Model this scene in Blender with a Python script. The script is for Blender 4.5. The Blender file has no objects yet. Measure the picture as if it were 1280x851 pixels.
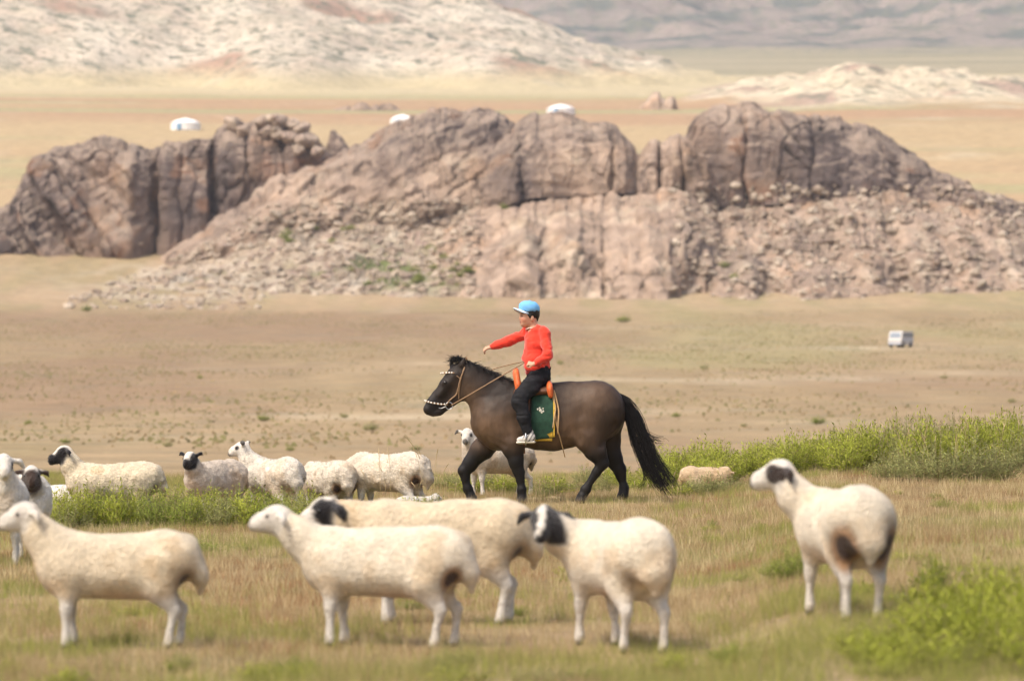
import bpy, math, random
import numpy as np
from mathutils import Vector, Matrix
from mathutils.bvhtree import BVHTree

# ------------------------------------------------------------ camera, sky, sun, exposure
scene = bpy.context.scene
COL = scene.collection
FPX = 5085.0          # focal length in pixels of the 1280 px wide photograph
EYE = 1.72            # height of the photographer's eye
HOR = 436.0           # row of the level line in the photograph

cam_d = bpy.data.cameras.new('camera'); cam = bpy.data.objects.new('camera', cam_d); COL.objects.link(cam)
cam.location = (0, 0, EYE)
cam.rotation_euler = (math.radians(90) + math.atan((HOR - 425.5) / FPX), 0, 0)
cam_d.sensor_width = 36.0; cam_d.sensor_fit = 'HORIZONTAL'; cam_d.lens = 36.0 * FPX / 1280.0
cam_d.clip_start = 0.5; cam_d.clip_end = 30000
cam_d.dof.use_dof = True; cam_d.dof.focus_distance = 44.8; cam_d.dof.aperture_fstop = 2.9
scene.camera = cam

SUN_EL, SUN_AZ = math.radians(56), math.radians(-130)   # azimuth from +Y (view direction) clockwise
w = bpy.data.worlds.new('World'); scene.world = w; w.use_nodes = True
nt = w.node_tree; nt.nodes.clear()
out = nt.nodes.new('ShaderNodeOutputWorld'); bg = nt.nodes.new('ShaderNodeBackground')
sky = nt.nodes.new('ShaderNodeTexSky'); sky.sky_type = 'NISHITA'; sky.sun_disc = False
sky.sun_elevation = SUN_EL; sky.sun_rotation = SUN_AZ
sky.air_density = 1.0; sky.dust_density = 6.0; sky.ozone_density = 0.6
bg.inputs['Strength'].default_value = 0.15
nt.links.new(sky.outputs[0], bg.inputs['Color']); nt.links.new(bg.outputs[0], out.inputs['Surface'])
sd = bpy.data.lights.new('sun', 'SUN'); so = bpy.data.objects.new('sun', sd); COL.objects.link(so)
sd.energy = 1.5; sd.angle = math.radians(12); sd.color = (1.0, 0.93, 0.82)
sdir = Vector((math.sin(SUN_AZ) * math.cos(SUN_EL), math.cos(SUN_AZ) * math.cos(SUN_EL), math.sin(SUN_EL)))
so.rotation_euler = sdir.to_track_quat('Z', 'Y').to_euler(); so.location = (0, 0, 60)
scene.view_settings.view_transform = 'Standard'; scene.view_settings.look = 'None'
scene.view_settings.exposure = 0.84; scene.view_settings.gamma = 1.0
scene.view_settings.use_curve_mapping = False
scene.render.engine = 'CYCLES'
scene.cycles.max_bounces = 5; scene.cycles.volume_bounces = 0; scene.cycles.use_denoising = True

RNG = np.random.default_rng(7)
random.seed(7)

# ------------------------------------------------------------ noise
def _hash(ix, iy, iz, seed):
    n = (ix.astype(np.uint32) * np.uint32(374761393) + iy.astype(np.uint32) * np.uint32(668265263)
         + iz.astype(np.uint32) * np.uint32(2147483647 ^ 0x3C6EF372) + np.uint32((seed * 974711 + 12345) & 0xffffffff))
    n = (n ^ (n >> np.uint32(13))) * np.uint32(1274126177)
    n = (n ^ (n >> np.uint32(15))) * np.uint32(2246822519)
    return ((n ^ (n >> np.uint32(16))) & np.uint32(0xffffff)).astype(np.float32) / 16777216.0
def vnoise(P, seed=0):
    P = np.asarray(P, dtype=np.float64); i = np.floor(P); f = (P - i).astype(np.float32); f = f * f * f * (f * (f * 6 - 15) + 10)
    i = i.astype(np.int64)
    x, y, z = i[..., 0], i[..., 1], i[..., 2]; fx, fy, fz = f[..., 0], f[..., 1], f[..., 2]
    r = 0
    for dx in (0, 1):
        for dy in (0, 1):
            for dz in (0, 1):
                r = r + _hash(x + dx, y + dy, z + dz, seed) * (fx if dx else 1 - fx) * (fy if dy else 1 - fy) * (fz if dz else 1 - fz)
    return r * 2 - 1
def fbm(P, octv=4, seed=0, gain=0.5, lac=2.03):
    P = np.asarray(P, dtype=np.float64); s = 0; a = 1.0
    for o in range(octv):
        s = s + a * vnoise(P, seed + o * 17); P = P * lac + 3.7; a *= gain
    return s
def ridged(P, octv=4, seed=0, gain=0.5):
    P = np.asarray(P, dtype=np.float64); s = 0; a = 1.0
    for o in range(octv):
        s = s + a * (1 - 2 * np.abs(vnoise(P, seed + o * 17))); P = P * 2.07 + 1.3; a *= gain
    return s
def voronoi(P, seed=0):
    """F1, F2 and cell value"""
    P = np.asarray(P, dtype=np.float64); i = np.floor(P).astype(np.int64); f = P - i
    f1 = np.full(P.shape[:-1], 9.0); f2 = f1.copy(); cv = np.zeros(P.shape[:-1])
    for dx in (-1, 0, 1):
        for dy in (-1, 0, 1):
            for dz in (-1, 0, 1):
                a, b, c = i[..., 0] + dx, i[..., 1] + dy, i[..., 2] + dz
                d = np.sqrt((dx + _hash(a, b, c, seed) - f[..., 0]) ** 2 + (dy + _hash(a, b, c, seed + 1) - f[..., 1]) ** 2
                            + (dz + _hash(a, b, c, seed + 2) - f[..., 2]) ** 2)
                m = d < f1
                f2 = np.where(m, f1, np.minimum(f2, d)); cv = np.where(m, _hash(a, b, c, seed + 3), cv); f1 = np.where(m, d, f1)
    return f1, f2, cv
def sstep(a, b, x):
    t = np.clip((np.asarray(x, dtype=np.float64) - a) / (b - a), 0, 1); return t * t * (3 - 2 * t)
def V3(*a):
    return np.stack(np.broadcast_arrays(*a), axis=-1)
def mixc(a, b, t):
    t = np.asarray(t)[..., None]; return np.asarray(a) * (1 - t) + np.asarray(b) * t

# ------------------------------------------------------------ objects and materials
def tag(o, label=None, cat=None, group=None, kind=None):
    if label: o['label'] = label
    if cat: o['category'] = cat
    if group: o['group'] = group
    if kind: o['kind'] = kind
    return o
def empty(name, loc=(0, 0, 0), rz=0.0, parent=None):
    o = bpy.data.objects.new(name, None); COL.objects.link(o); o.location = loc; o.rotation_euler = (0, 0, rz)
    o.empty_display_size = 0.1
    if parent: o.parent = parent
    return o
def mesh_from(name, V, F, colors=None, smooth=True):
    """F: int array (n,3) or (n,4)"""
    V = np.ascontiguousarray(V, dtype=np.float32); F = np.ascontiguousarray(F, dtype=np.int32)
    me = bpy.data.meshes.new(name); n, k = F.shape
    me.vertices.add(len(V)); me.vertices.foreach_set('co', V.ravel())
    me.loops.add(n * k); me.loops.foreach_set('vertex_index', F.ravel())
    me.polygons.add(n); me.polygons.foreach_set('loop_start', np.arange(0, n * k, k, dtype=np.int32))
    me.polygons.foreach_set('use_smooth', np.full(n, smooth))
    me.update(calc_edges=True)
    if colors is not None:
        at = me.color_attributes.new('col', 'FLOAT_COLOR', 'POINT')
        c = np.ones((len(V), 4), dtype=np.float32); c[:, :3] = colors; at.data.foreach_set('color', c.ravel())
    return me
def obj(name, me, mat, parent=None, loc=None, rz=None):
    o = bpy.data.objects.new(name, me); COL.objects.link(o)
    if mat is not None and not me.materials: me.materials.append(mat)
    if parent: o.parent = parent
    if loc is not None: o.location = loc
    if rz is not None: o.rotation_euler = (0, 0, rz)
    return o

def material(name, color=None, rough=0.8, spec=0.3, nscale=0.0, namt=0.0, bscale=0.0, bstr=0.0, bdist=0.02, sheen=0.0,
             metallic=0.0, nscale2=0.0, namt2=0.0, detail=5.0, transl=0.0, bump_kind='noise', stretch=None, coat=0.0):
    """color None: taken from the colour attribute. Noise only varies colour and fine relief."""
    m = bpy.data.materials.new(name); m.use_nodes = True; t = m.node_tree; N = t.nodes; L = t.links
    b = N['Principled BSDF']; b.inputs['Roughness'].default_value = rough; b.inputs['Specular IOR Level'].default_value = spec
    b.inputs['Metallic'].default_value = metallic
    if sheen: b.inputs['Sheen Weight'].default_value = sheen; b.inputs['Sheen Roughness'].default_value = 0.5
    if coat: b.inputs['Coat Weight'].default_value = coat
    if color is None:
        a = N.new('ShaderNodeAttribute'); a.attribute_name = 'col'; csock = a.outputs['Color']
    else:
        r = N.new('ShaderNodeRGB'); r.outputs[0].default_value = (*color, 1); csock = r.outputs[0]
    tc = N.new('ShaderNodeTexCoord'); vec = tc.outputs['Object']
    if stretch:
        mp = N.new('ShaderNodeMapping'); mp.inputs['Scale'].default_value = stretch; L.new(vec, mp.inputs[0]); vec = mp.outputs[0]
    for sc_, am in ((nscale, namt), (nscale2, namt2)):
        if am:
            n = N.new('ShaderNodeTexNoise'); n.inputs['Scale'].default_value = sc_; n.inputs['Detail'].default_value = detail
            n.inputs['Roughness'].default_value = 0.6
            L.new(vec, n.inputs['Vector'])
            mr = N.new('ShaderNodeMapRange'); mr.inputs[1].default_value = 0.3; mr.inputs[2].default_value = 0.7
            mr.inputs[3].default_value = 1 - am; mr.inputs[4].default_value = 1 + am
            L.new(n.outputs['Fac'], mr.inputs[0])
            mx = N.new('ShaderNodeVectorMath'); mx.operation = 'SCALE'; L.new(csock, mx.inputs[0]); L.new(mr.outputs[0], mx.inputs['Scale'])
            csock = mx.outputs[0]
    L.new(csock, b.inputs['Base Color'])
    if bstr:
        if bump_kind == 'noise':
            n = N.new('ShaderNodeTexNoise'); n.inputs['Scale'].default_value = bscale; n.inputs['Detail'].default_value = 8
            n.inputs['Roughness'].default_value = 0.65; hs = n.outputs['Fac']
        else:
            n = N.new('ShaderNodeTexVoronoi'); n.inputs['Scale'].default_value = bscale; n.feature = bump_kind; hs = n.outputs['Distance']
        L.new(vec, n.inputs['Vector'])
        bp = N.new('ShaderNodeBump'); bp.inputs['Strength'].default_value = bstr; bp.inputs['Distance'].default_value = bdist
        L.new(hs, bp.inputs['Height']); L.new(bp.outputs[0], b.inputs['Normal'])
    if transl:
        tr = N.new('ShaderNodeBsdfTranslucent'); L.new(csock, tr.inputs['Color'])
        ms = N.new('ShaderNodeMixShader'); ms.inputs[0].default_value = transl
        L.new(b.outputs[0], ms.inputs[1]); L.new(tr.outputs[0], ms.inputs[2]); L.new(ms.outputs[0], N['Material Output'].inputs['Surface'])
    return m

# ------------------------------------------------------------ implicit bodies: smooth unions of tapered capsules, polygonised
class Body:
    def __init__(s, h=0.012): s.h = h; s.p = []
    def cap(s, a, b, ra, rb, w=(1, 1, 1), k=0.03, sub=False):
        s.p.append((np.array(a, float), np.array(b, float), ra, rb, np.array(w, float), k, sub, None)); return s
    def ball(s, a, r, w=(1, 1, 1), k=0.03, sub=False, rot=None):
        s.p.append((np.array(a, float), np.array(a, float), r, r, np.array(w, float), k, sub, rot)); return s
    def chain(s, pts, w=(1, 1, 1), k=0.03):
        for (a, ra), (b, rb) in zip(pts[:-1], pts[1:]): s.cap(a, b, ra, rb, w, k)
        return s
    def build(s, disp=None):
        lo = np.full(3, 1e9); hi = -lo
        for a, b, ra, rb, w, k, sub, rot in s.p:
            if sub: continue
            m = max(ra, rb) * (w if rot is None else np.full(3, w.max()))
            lo = np.minimum(lo, np.minimum(a, b) - m); hi = np.maximum(hi, np.maximum(a, b) + m)
        lo -= 4 * s.h + 0.01; hi += 4 * s.h + 0.01
        n = np.ceil((hi - lo) / s.h).astype(int) + 1
        D = np.full(n, 1.0, dtype=np.float32)
        ax = [lo[i] + s.h * np.arange(n[i]) for i in range(3)]
        for a, b, ra, rb, w, k, sub, rot in s.p:
            mr = max(ra, rb) * (w if rot is None else np.full(3, w.max())) + k + 3 * s.h
            l = np.minimum(a, b) - mr; u = np.maximum(a, b) + mr
            i0 = np.clip(np.floor((l - lo) / s.h).astype(int), 0, n - 1); i1 = np.clip(np.ceil((u - lo) / s.h).astype(int) + 1, 1, n)
            X, Y, Z = np.meshgrid(*[ax[i][i0[i]:i1[i]] for i in range(3)], indexing='ij')
            P = np.stack([X, Y, Z], -1)
            if rot is not None: P = (P - a) @ rot + a      # rot columns: local axes
            q = P / w; qa = a / w; qb = b / w; ab = qb - qa; L2 = float(ab @ ab)
            if L2 > 1e-12:
                t = np.clip(((q - qa) @ ab) / L2, 0, 1)
            else: t = np.zeros(q.shape[:-1])
            d = (np.linalg.norm(q - qa - t[..., None] * ab, axis=-1) - (ra + (rb - ra) * t)) * w.min()
            sl = tuple(slice(i0[i], i1[i]) for i in range(3)); O = D[sl]
            if sub:
                hh = np.clip(0.5 - 0.5 * (O + d) / k, 0, 1); D[sl] = O * (1 - hh) - d * hh + k * hh * (1 - hh)
            else:
                hh = np.clip(0.5 + 0.5 * (O - d) / k, 0, 1); D[sl] = O * (1 - hh) + d * hh - k * hh * (1 - hh)
        if disp is not None:
            X, Y, Z = np.meshgrid(*ax, indexing='ij'); near = np.abs(D) < 0.08
            P = np.stack([X[near], Y[near], Z[near]], -1); D[near] += disp(P)
        return nets(D, lo, s.h)
def nets(D, lo, h):
    S = D < 0; c = [slice(0, -1), slice(1, None)]
    cnt = np.zeros(np.array(D.shape) - 1, np.int32); pos = np.zeros(cnt.shape + (3,), np.float32)
    corner = [(a, b, e) for a in (0, 1) for b in (0, 1) for e in (0, 1)]
    for p in corner:
        for axn in range(3):
            if p[axn]: continue
            q = list(p); q[axn] = 1
            d0 = D[c[p[0]], c[p[1]], c[p[2]]]; d1 = D[c[q[0]], c[q[1]], c[q[2]]]
            m = (d0 < 0) != (d1 < 0); t = np.where(m, d0 / np.where(m, d0 - d1, 1), 0)
            cnt += m
            for i in range(3): pos[..., i] += np.where(m, (p[i] if i != axn else t), 0)
    act = cnt > 0; idx = np.full(cnt.shape, -1, np.int64); idx[act] = np.arange(act.sum())
    I = np.argwhere(act); V = lo + h * (I + pos[act] / cnt[act][:, None])
    quads = []
    for axn in range(3):
        a1, a2 = (axn + 1) % 3, (axn + 2) % 3
        sl0 = [slice(None)] * 3; sl1 = [slice(None)] * 3; sl0[axn] = c[0]; sl1[axn] = c[1]
        A = S[tuple(sl0)]; B = S[tuple(sl1)]; e = np.argwhere(A != B); inside = A[tuple(e.T)]
        ok = (e[:, a1] > 0) & (e[:, a2] > 0) & (e[:, a1] < D.shape[a1] - 1) & (e[:, a2] < D.shape[a2] - 1)
        e = e[ok]; inside = inside[ok]
        def cell(o1, o2):
            q = e.copy(); q[:, a1] -= o1; q[:, a2] -= o2; return idx[tuple(q.T)]
        Q = np.stack([cell(1, 1), cell(0, 1), cell(0, 0), cell(1, 0)], -1); Q[~inside] = Q[~inside][:, ::-1]
        quads.append(Q)
    F = np.concatenate(quads); F = F[(F >= 0).all(1)]
    return V, F
def relax(V, F, it=2, lam=0.5):
    n = len(V)
    for _ in range(it):
        s = np.zeros((n, 3)); k = np.zeros(n)
        for j in range(F.shape[1]):
            for o in (F[:, (j + 1) % F.shape[1]], F[:, j - 1]):
                np.add.at(s, F[:, j], V[o]); np.add.at(k, F[:, j], 1)
        V = V + lam * (s / np.maximum(k, 1)[:, None] - V)
    return V
def vnormals(V, F):
    n = np.cross(V[F[:, 1]] - V[F[:, 0]], V[F[:, 2]] - V[F[:, 0]])
    if F.shape[1] == 4: n = n + np.cross(V[F[:, 2]] - V[F[:, 0]], V[F[:, 3]] - V[F[:, 0]])
    o = np.zeros_like(V)
    for j in range(F.shape[1]): np.add.at(o, F[:, j], n)
    return o / np.maximum(np.linalg.norm(o, axis=1), 1e-9)[:, None]

# ------------------------------------------------------------ small mesh makers
def tube(pts, rad, sides=6, caps=True):
    """pts (n,3), rad float or (n,) -> V, F quads (caps by collapsing)"""
    P = np.asarray(pts, float); n = len(P); rad = np.broadcast_to(np.asarray(rad, float), (n,))
    T = np.gradient(P, axis=0); T /= np.maximum(np.linalg.norm(T, axis=1), 1e-9)[:, None]
    up = np.array([0.13, 0.97, 0.2]); A = np.cross(T, up); A /= np.maximum(np.linalg.norm(A, axis=1), 1e-9)[:, None]; B = np.cross(T, A)
    an = np.linspace(0, 2 * np.pi, sides, endpoint=False)
    V = P[:, None, :] + rad[:, None, None] * (np.cos(an)[None, :, None] * A[:, None] + np.sin(an)[None, :, None] * B[:, None])
    V = V.reshape(-1, 3); i = np.arange(n - 1)[:, None] * sides; j = np.arange(sides)[None]; j2 = (j + 1) % sides
    F = np.stack([i + j, i + sides + j, i + sides + j2, i + j2], -1).reshape(-1, 4)
    if caps:
        c0 = len(V); V = np.vstack([V, P[:1], P[-1:]])
        F = np.vstack([F, [[c0, k, (k + 1) % sides, (k + 1) % sides] for k in range(sides)],
                       [[c0 + 1, (n - 1) * sides + (k + 1) % sides, (n - 1) * sides + k, (n - 1) * sides + k] for k in range(sides)]])
    return V, F
def join(parts):
    Vs, Fs, o = [], [], 0
    for V, F in parts: Vs.append(np.asarray(V, float)); Fs.append(np.asarray(F) + o); o += len(V)
    return np.vstack(Vs), np.vstack(Fs)
def spline(pts, n):
    P = np.asarray(pts, float); t = np.linspace(0, len(P) - 1, n); i = np.clip(t.astype(int), 0, len(P) - 2); f = (t - i)[:, None]
    Q = np.vstack([2 * P[0] - P[1], P, 2 * P[-1] - P[-2]]); p0, p1, p2, p3 = Q[i], Q[i + 1], Q[i + 2], Q[i + 3]
    return 0.5 * (2 * p1 + (p2 - p0) * f + (2 * p0 - 5 * p1 + 4 * p2 - p3) * f ** 2 + (3 * p1 - p0 - 3 * p2 + p3) * f ** 3)
def clean_faces(me):
    me.validate(); return me
def px(x, y, d):
    """photo pixel at a known distance -> world point"""
    return np.array([(x - 640) / FPX * d, d, EYE + (HOR - y) / FPX * d])
# ------------------------------------------------------------ terrain
_D = np.array([0, 54, 58, 64, 75, 100, 130, 180, 250, 320, 400, 470, 520, 600], float)
_Z = np.array([0, 0, -.08, -.35, -.95, -1.62, -1.78, -1.55, -0.95, 0.15, 1.75, 3.4, 5.2, 8.3])
_D2 = np.array([600, 625, 650, 675, 720, 820, 1000, 1200, 1500, 2000, 2600, 3100, 4000, 5000, 6500], float)
_Y2 = np.array([384, 370, 333, 300, 277, 236, 165, 136, 108, 97, 78, 60, -60, -150, -150], float)
_dd = np.concatenate([_D, _D2[1:]]); _zz = np.concatenate([_Z, EYE + (HOR - _Y2[1:]) / FPX * _D2[1:]])
_ld = np.linspace(0, np.log1p(6500), 1600); _lz = np.interp(np.expm1(_ld), _dd, _zz)
_kk = np.hanning(41); _kk /= _kk.sum(); _lzs = np.convolve(np.pad(_lz, 20, mode='edge'), _kk, mode='valid')
def base_z(d): return np.interp(np.log1p(d), _ld, _lzs)
HILL = np.array([(-2500, -150), (-400, -190), (0, -120), (300, -60), (480, -25), (600, 4), (680, 30), (740, 62), (800, 72), (850, 92), (920, 108), (980, 128), (1100, 160)], float)
RIDGE = np.array([(700, 175), (800, 152), (860, 133), (940, 121), (1000, 114), (1030, 107), (1065, 99), (1090, 102), (1115, 107), (1180, 110), (1280, 122), (1420, 138), (1700, 170)], float)
def ground(x, y):
    x = np.asarray(x, float); y = np.asarray(y, float)
    d = np.hypot(x, y); a = np.arctan2(x, y); u = np.clip(a, -1.2, 1.2) * FPX; p = u + 640
    z = base_z(d)
    z = z + 0.20 * sstep(200, 420, u) * sstep(15, 23, d) * (1 - sstep(54, 90, d))
    z = z - 0.10 * sstep(-60, -220, u) * sstep(37, 41, d) * (1 - sstep(46, 60, d))
    P = V3(x, y, 0 * x)
    near = 1 - sstep(60, 130, d)
    z = z + near * (0.025 * fbm(P / 2.3, 3, 3))
    if d.size and d.max() < 75: return z
    mid = sstep(80, 200, d) * (1 - sstep(900, 1500, d))
    z = z + mid * (0.25 * fbm(P / 60, 3, 5) + 0.05 * fbm(P / 9, 2, 6))
    # pale spur on the left, its crest running down to the right
    yr = np.interp(p, HILL[:, 0], HILL[:, 1]); dc = 1950.0
    zr = EYE + (HOR - yr) / FPX * dc
    f0 = 1405 + 50 * vnoise(V3(u / 140, 0 * u, 0 * u), 9)
    t = np.clip((d - f0) / (dc - f0), 0, 1); zb0 = base_z(f0)
    prof = np.where(d < dc, t ** 0.8, 1 - sstep(dc, 2700, d) * 1.4)
    zh = zb0 - 6 + (zr - zb0 + 6) * prof
    on = sstep(1310, 1440, d) * (1 - sstep(2600, 2900, d))
    hw = sstep(-8, 22, zh - z)
    rough = 3.2 * ridged(P / np.array([60., 150., 1]), 3, 21, 0.5) + 2.2 * fbm(P / 22, 4, 31, .6)
    zh = zh + rough * sstep(0, 0.25, t) * sstep(0, 40, zr - zb0) * 0.8
    z = np.where(on > 0, np.maximum(z, zh * on + z * (1 - on)), z)
    # low pale ridge on the right
    yq = np.interp(p, RIDGE[:, 0], RIDGE[:, 1]); d2 = 1330.0
    zq = EYE + (HOR - yq) / FPX * d2 - base_z(d2) + 4
    e = np.exp(-((d - d2) / 120.0) ** 2)
    lift = np.maximum(zq, 0) * e; rr = sstep(0.5, 5, lift)
    z = z + lift * 0.9 + rr * (1.5 * ridged(P / 16, 4, 41) + 0.9 * fbm(P / 7, 2, 44))
    # far mountain
    fm = sstep(2800, 3400, d)
    z = z + fm * (14 * ridged(P / np.array([260., 420., 1]), 3, 51) + 8 * fbm(P / 60, 4, 55, .6))
    return z
def ground_colour(x, y, z):
    d = np.hypot(x, y); u = np.clip(np.arctan2(x, y), -1.2, 1.2) * FPX; p = u + 640
    P = V3(x, y, 0 * x)
    n1 = fbm(P / 1.7, 4, 61); n2 = fbm(P / 5, 3, 62)
    c = mixc((.235, .175, .090), (.285, .195, .11), np.clip(n1 * .5 + .5, 0, 1))
    c = mixc(c, (.20, .19, .070), sstep(0.0, 0.8, n2))
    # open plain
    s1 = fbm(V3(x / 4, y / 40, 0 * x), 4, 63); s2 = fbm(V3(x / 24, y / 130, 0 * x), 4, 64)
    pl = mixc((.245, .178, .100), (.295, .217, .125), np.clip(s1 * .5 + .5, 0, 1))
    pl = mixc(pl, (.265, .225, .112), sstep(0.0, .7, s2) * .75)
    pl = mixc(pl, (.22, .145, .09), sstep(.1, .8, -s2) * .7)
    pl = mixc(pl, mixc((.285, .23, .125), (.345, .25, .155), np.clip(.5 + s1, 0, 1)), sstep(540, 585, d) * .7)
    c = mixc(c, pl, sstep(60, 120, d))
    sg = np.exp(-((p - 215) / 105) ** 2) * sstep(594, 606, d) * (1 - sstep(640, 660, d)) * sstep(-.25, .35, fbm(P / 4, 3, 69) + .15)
    # far plain, sunlight put into its brighter golden colour
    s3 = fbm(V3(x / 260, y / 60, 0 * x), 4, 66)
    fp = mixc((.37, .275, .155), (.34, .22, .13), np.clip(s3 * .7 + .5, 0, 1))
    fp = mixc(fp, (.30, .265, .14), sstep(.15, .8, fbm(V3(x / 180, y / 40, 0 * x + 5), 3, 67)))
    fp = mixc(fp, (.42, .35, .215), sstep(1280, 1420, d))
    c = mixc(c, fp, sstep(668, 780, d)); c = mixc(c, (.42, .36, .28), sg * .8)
    # pale scree of the spur, painted lighter to stand for sun on it
    yr = np.interp(p, HILL[:, 0], HILL[:, 1])
    e = sstep(1.5, 10, z - base_z(d)) * sstep(1330, 1430, d) * (1 - sstep(2500, 2800, d)) * sstep(108, 96, yr - 6 * fbm(P / 60, 2, 3))
    n3 = fbm(P / np.array([22., 60., 1]), 4, 71); n4 = fbm(P / 7.5, 3, 72)
    sc_ = mixc((.545, .475, .375), (.455, .375, .29), np.clip(n3 * .7 + .5, 0, 1))
    sc_ = mixc(sc_, (.32, .21, .155), sstep(.45, .85, fbm(V3(x / 60, y / 130, 0 * x), 3, 75)))
    sc_ = mixc(sc_, (.34, .31, .24), sstep(.2, .8, n4 + .35 * n3) * .6)
    c = mixc(c, sc_, e)
    # low right ridge
    yq = np.interp(p, RIDGE[:, 0], RIDGE[:, 1]); zq = EYE + (HOR - yq) / FPX * 1330. - base_z(1330.) + 4
    rr = sstep(.4, 2.5, np.maximum(zq, 0) * np.exp(-((d - 1330.) / 120.0) ** 2) + fbm(P / 20, 3, 77))
    rc = mixc((.56, .48, .35), (.45, .37, .26), np.clip(fbm(P / 12, 4, 78) * .7 + .5, 0, 1))
    rc = mixc(rc, (.36, .26, .20), sstep(.35, .8, fbm(P / 22, 3, 79)))
    c = mixc(c, rc, rr)
    # grassy valley floor and far mountain
    vf = mixc((.245, .215, .135), (.32, .27, .175), np.clip(fbm(V3(x / 300, y / 90, 0 * x), 3, 81) * .7 + .4, 0, 1))
    c = mixc(c, vf, sstep(1900, 2150, d) * (1 - e))
    mt = mixc((.21, .175, .16), (.28, .225, .195), np.clip(fbm(P / 40, 4, 83) * .6 + .5, 0, 1))
    mt = mixc(mt, (.08, .10, .095), sstep(.0, .5, fbm(P / 34, 4, 84, .6)) * .85)
    c = mixc(c, mt, sstep(2620, 3000, d + 260 * fbm(P / 150, 3, 85)) * (1 - e))
    global SPECK; SPECK = np.clip(.85 * e + .95 * sstep(2650, 2950, d) * (1 - e) + .6 * rr + .2 * sstep(60, 120, d) * (1 - sstep(560, 800, d)) + .12 * sstep(700, 900, d), 0, 1)
    return np.clip(c, 0.01, 1)
_rings = np.concatenate([np.linspace(0.5, 18, 12), np.arange(18.25, 60, .35), np.geomspace(60, 600, 150)[0:], np.geomspace(603, 1440, 130),
                         np.linspace(1446, 2100, 170), np.geomspace(2110, 3000, 40), np.linspace(3015, 4300, 130), np.geomspace(4350, 6400, 12)])
_az = np.concatenate([np.linspace(-np.pi, -.2, 46)[:-1], np.linspace(-.2, -.14, 24)[:-1], np.linspace(-.14, .14, 440), np.linspace(.14, .2, 24)[1:], np.linspace(.2, np.pi, 46)[1:]])
R_, A_ = np.meshgrid(_rings, _az, indexing='ij'); X_ = (R_ * np.sin(A_)).ravel(); Y_ = (R_ * np.cos(A_)).ravel()
Z_ = ground(X_, Y_); nr, na = R_.shape
i_ = np.arange(nr - 1)[:, None] * na; j_ = np.arange(na - 1)[None]
F_ = np.stack([i_ + j_, i_ + j_ + 1, i_ + na + j_ + 1, i_ + na + j_], -1).reshape(-1, 4)[:, ::-1]
M_ground = material('steppe_ground', None, rough=.95, spec=.1, nscale=3.0, namt=.22, nscale2=.35, namt2=.18, bscale=6, bstr=.5, bdist=.05)
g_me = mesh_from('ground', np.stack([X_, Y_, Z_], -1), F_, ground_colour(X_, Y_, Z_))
at_ = g_me.attributes.new('speck', 'FLOAT', 'POINT'); at_.data.foreach_set('value', SPECK.astype(np.float32))
# scattered dark cushions and stones: two sizes of spots, on plain and on scree
_t = M_ground.node_tree; _N = _t.nodes; _L = _t.links; _b = _N['Principled BSDF']; _src = _b.inputs['Base Color'].links[0].from_socket
_tc = _N.new('ShaderNodeTexCoord'); _at = _N.new('ShaderNodeAttribute'); _at.attribute_name = 'speck'
for _sc, _lo, _hi, _col in ((.16, .53, .62, (.15, .155, .115, 1)), (.42, .55, .64, (.16, .15, .10, 1)), (1.5, .57, .66, (.15, .14, .075, 1))):
    _n = _N.new('ShaderNodeTexNoise'); _n.inputs['Scale'].default_value = _sc; _n.inputs['Detail'].default_value = 4; _n.inputs['Roughness'].default_value = .6
    _L.new(_tc.outputs['Object'], _n.inputs['Vector'])
    _m = _N.new('ShaderNodeMapRange'); _m.interpolation_type = 'SMOOTHSTEP'; _m.inputs[1].default_value = _lo; _m.inputs[2].default_value = _hi; _L.new(_n.outputs['Fac'], _m.inputs[0])
    _k = _N.new('ShaderNodeMath'); _k.operation = 'MULTIPLY'; _L.new(_m.outputs[0], _k.inputs[0]); _L.new(_at.outputs['Fac'], _k.inputs[1])
    _x = _N.new('ShaderNodeMix'); _x.data_type = 'RGBA'; _L.new(_k.outputs[0], _x.inputs[0]); _L.new(_src, _x.inputs[6]); _x.inputs[7].default_value = _col; _src = _x.outputs[2]
_L.new(_src, _b.inputs['Base Color'])
tag(obj('ground', g_me, M_ground), kind='structure')
def gz(x, y): return float(ground(np.array([x]), np.array([y]))[0])
def on_ground(pxx, d): x = (pxx - 640) / FPX * d; return (x, d, gz(x, d))
def ground_hit(pxx, pyy, d0=650., d1=3000.):
    """where the sight line through a pixel meets the terrain"""
    d = np.geomspace(d0, d1, 4000 if d1 > 1000 else 260); x = (pxx - 640) / FPX * d; z = ground(x, d)
    k = np.argmax(HOR - (z - EYE) / d * FPX <= pyy); return (x[k], d[k], z[k])
del R_, A_

# ------------------------------------------------------------ rock outcrop
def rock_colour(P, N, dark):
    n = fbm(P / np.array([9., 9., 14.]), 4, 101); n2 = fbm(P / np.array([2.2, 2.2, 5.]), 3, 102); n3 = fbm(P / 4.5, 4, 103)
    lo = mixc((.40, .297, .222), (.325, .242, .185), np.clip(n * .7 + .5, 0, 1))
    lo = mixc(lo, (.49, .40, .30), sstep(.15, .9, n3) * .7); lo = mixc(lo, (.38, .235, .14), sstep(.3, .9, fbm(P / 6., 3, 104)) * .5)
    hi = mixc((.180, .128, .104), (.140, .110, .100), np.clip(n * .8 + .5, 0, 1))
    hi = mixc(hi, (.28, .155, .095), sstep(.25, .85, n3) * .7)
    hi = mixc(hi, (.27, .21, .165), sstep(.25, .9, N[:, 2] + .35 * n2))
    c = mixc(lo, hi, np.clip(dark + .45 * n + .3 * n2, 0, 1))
    return np.clip(c * (1 + .18 * n2[:, None]), .02, 1)
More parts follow.
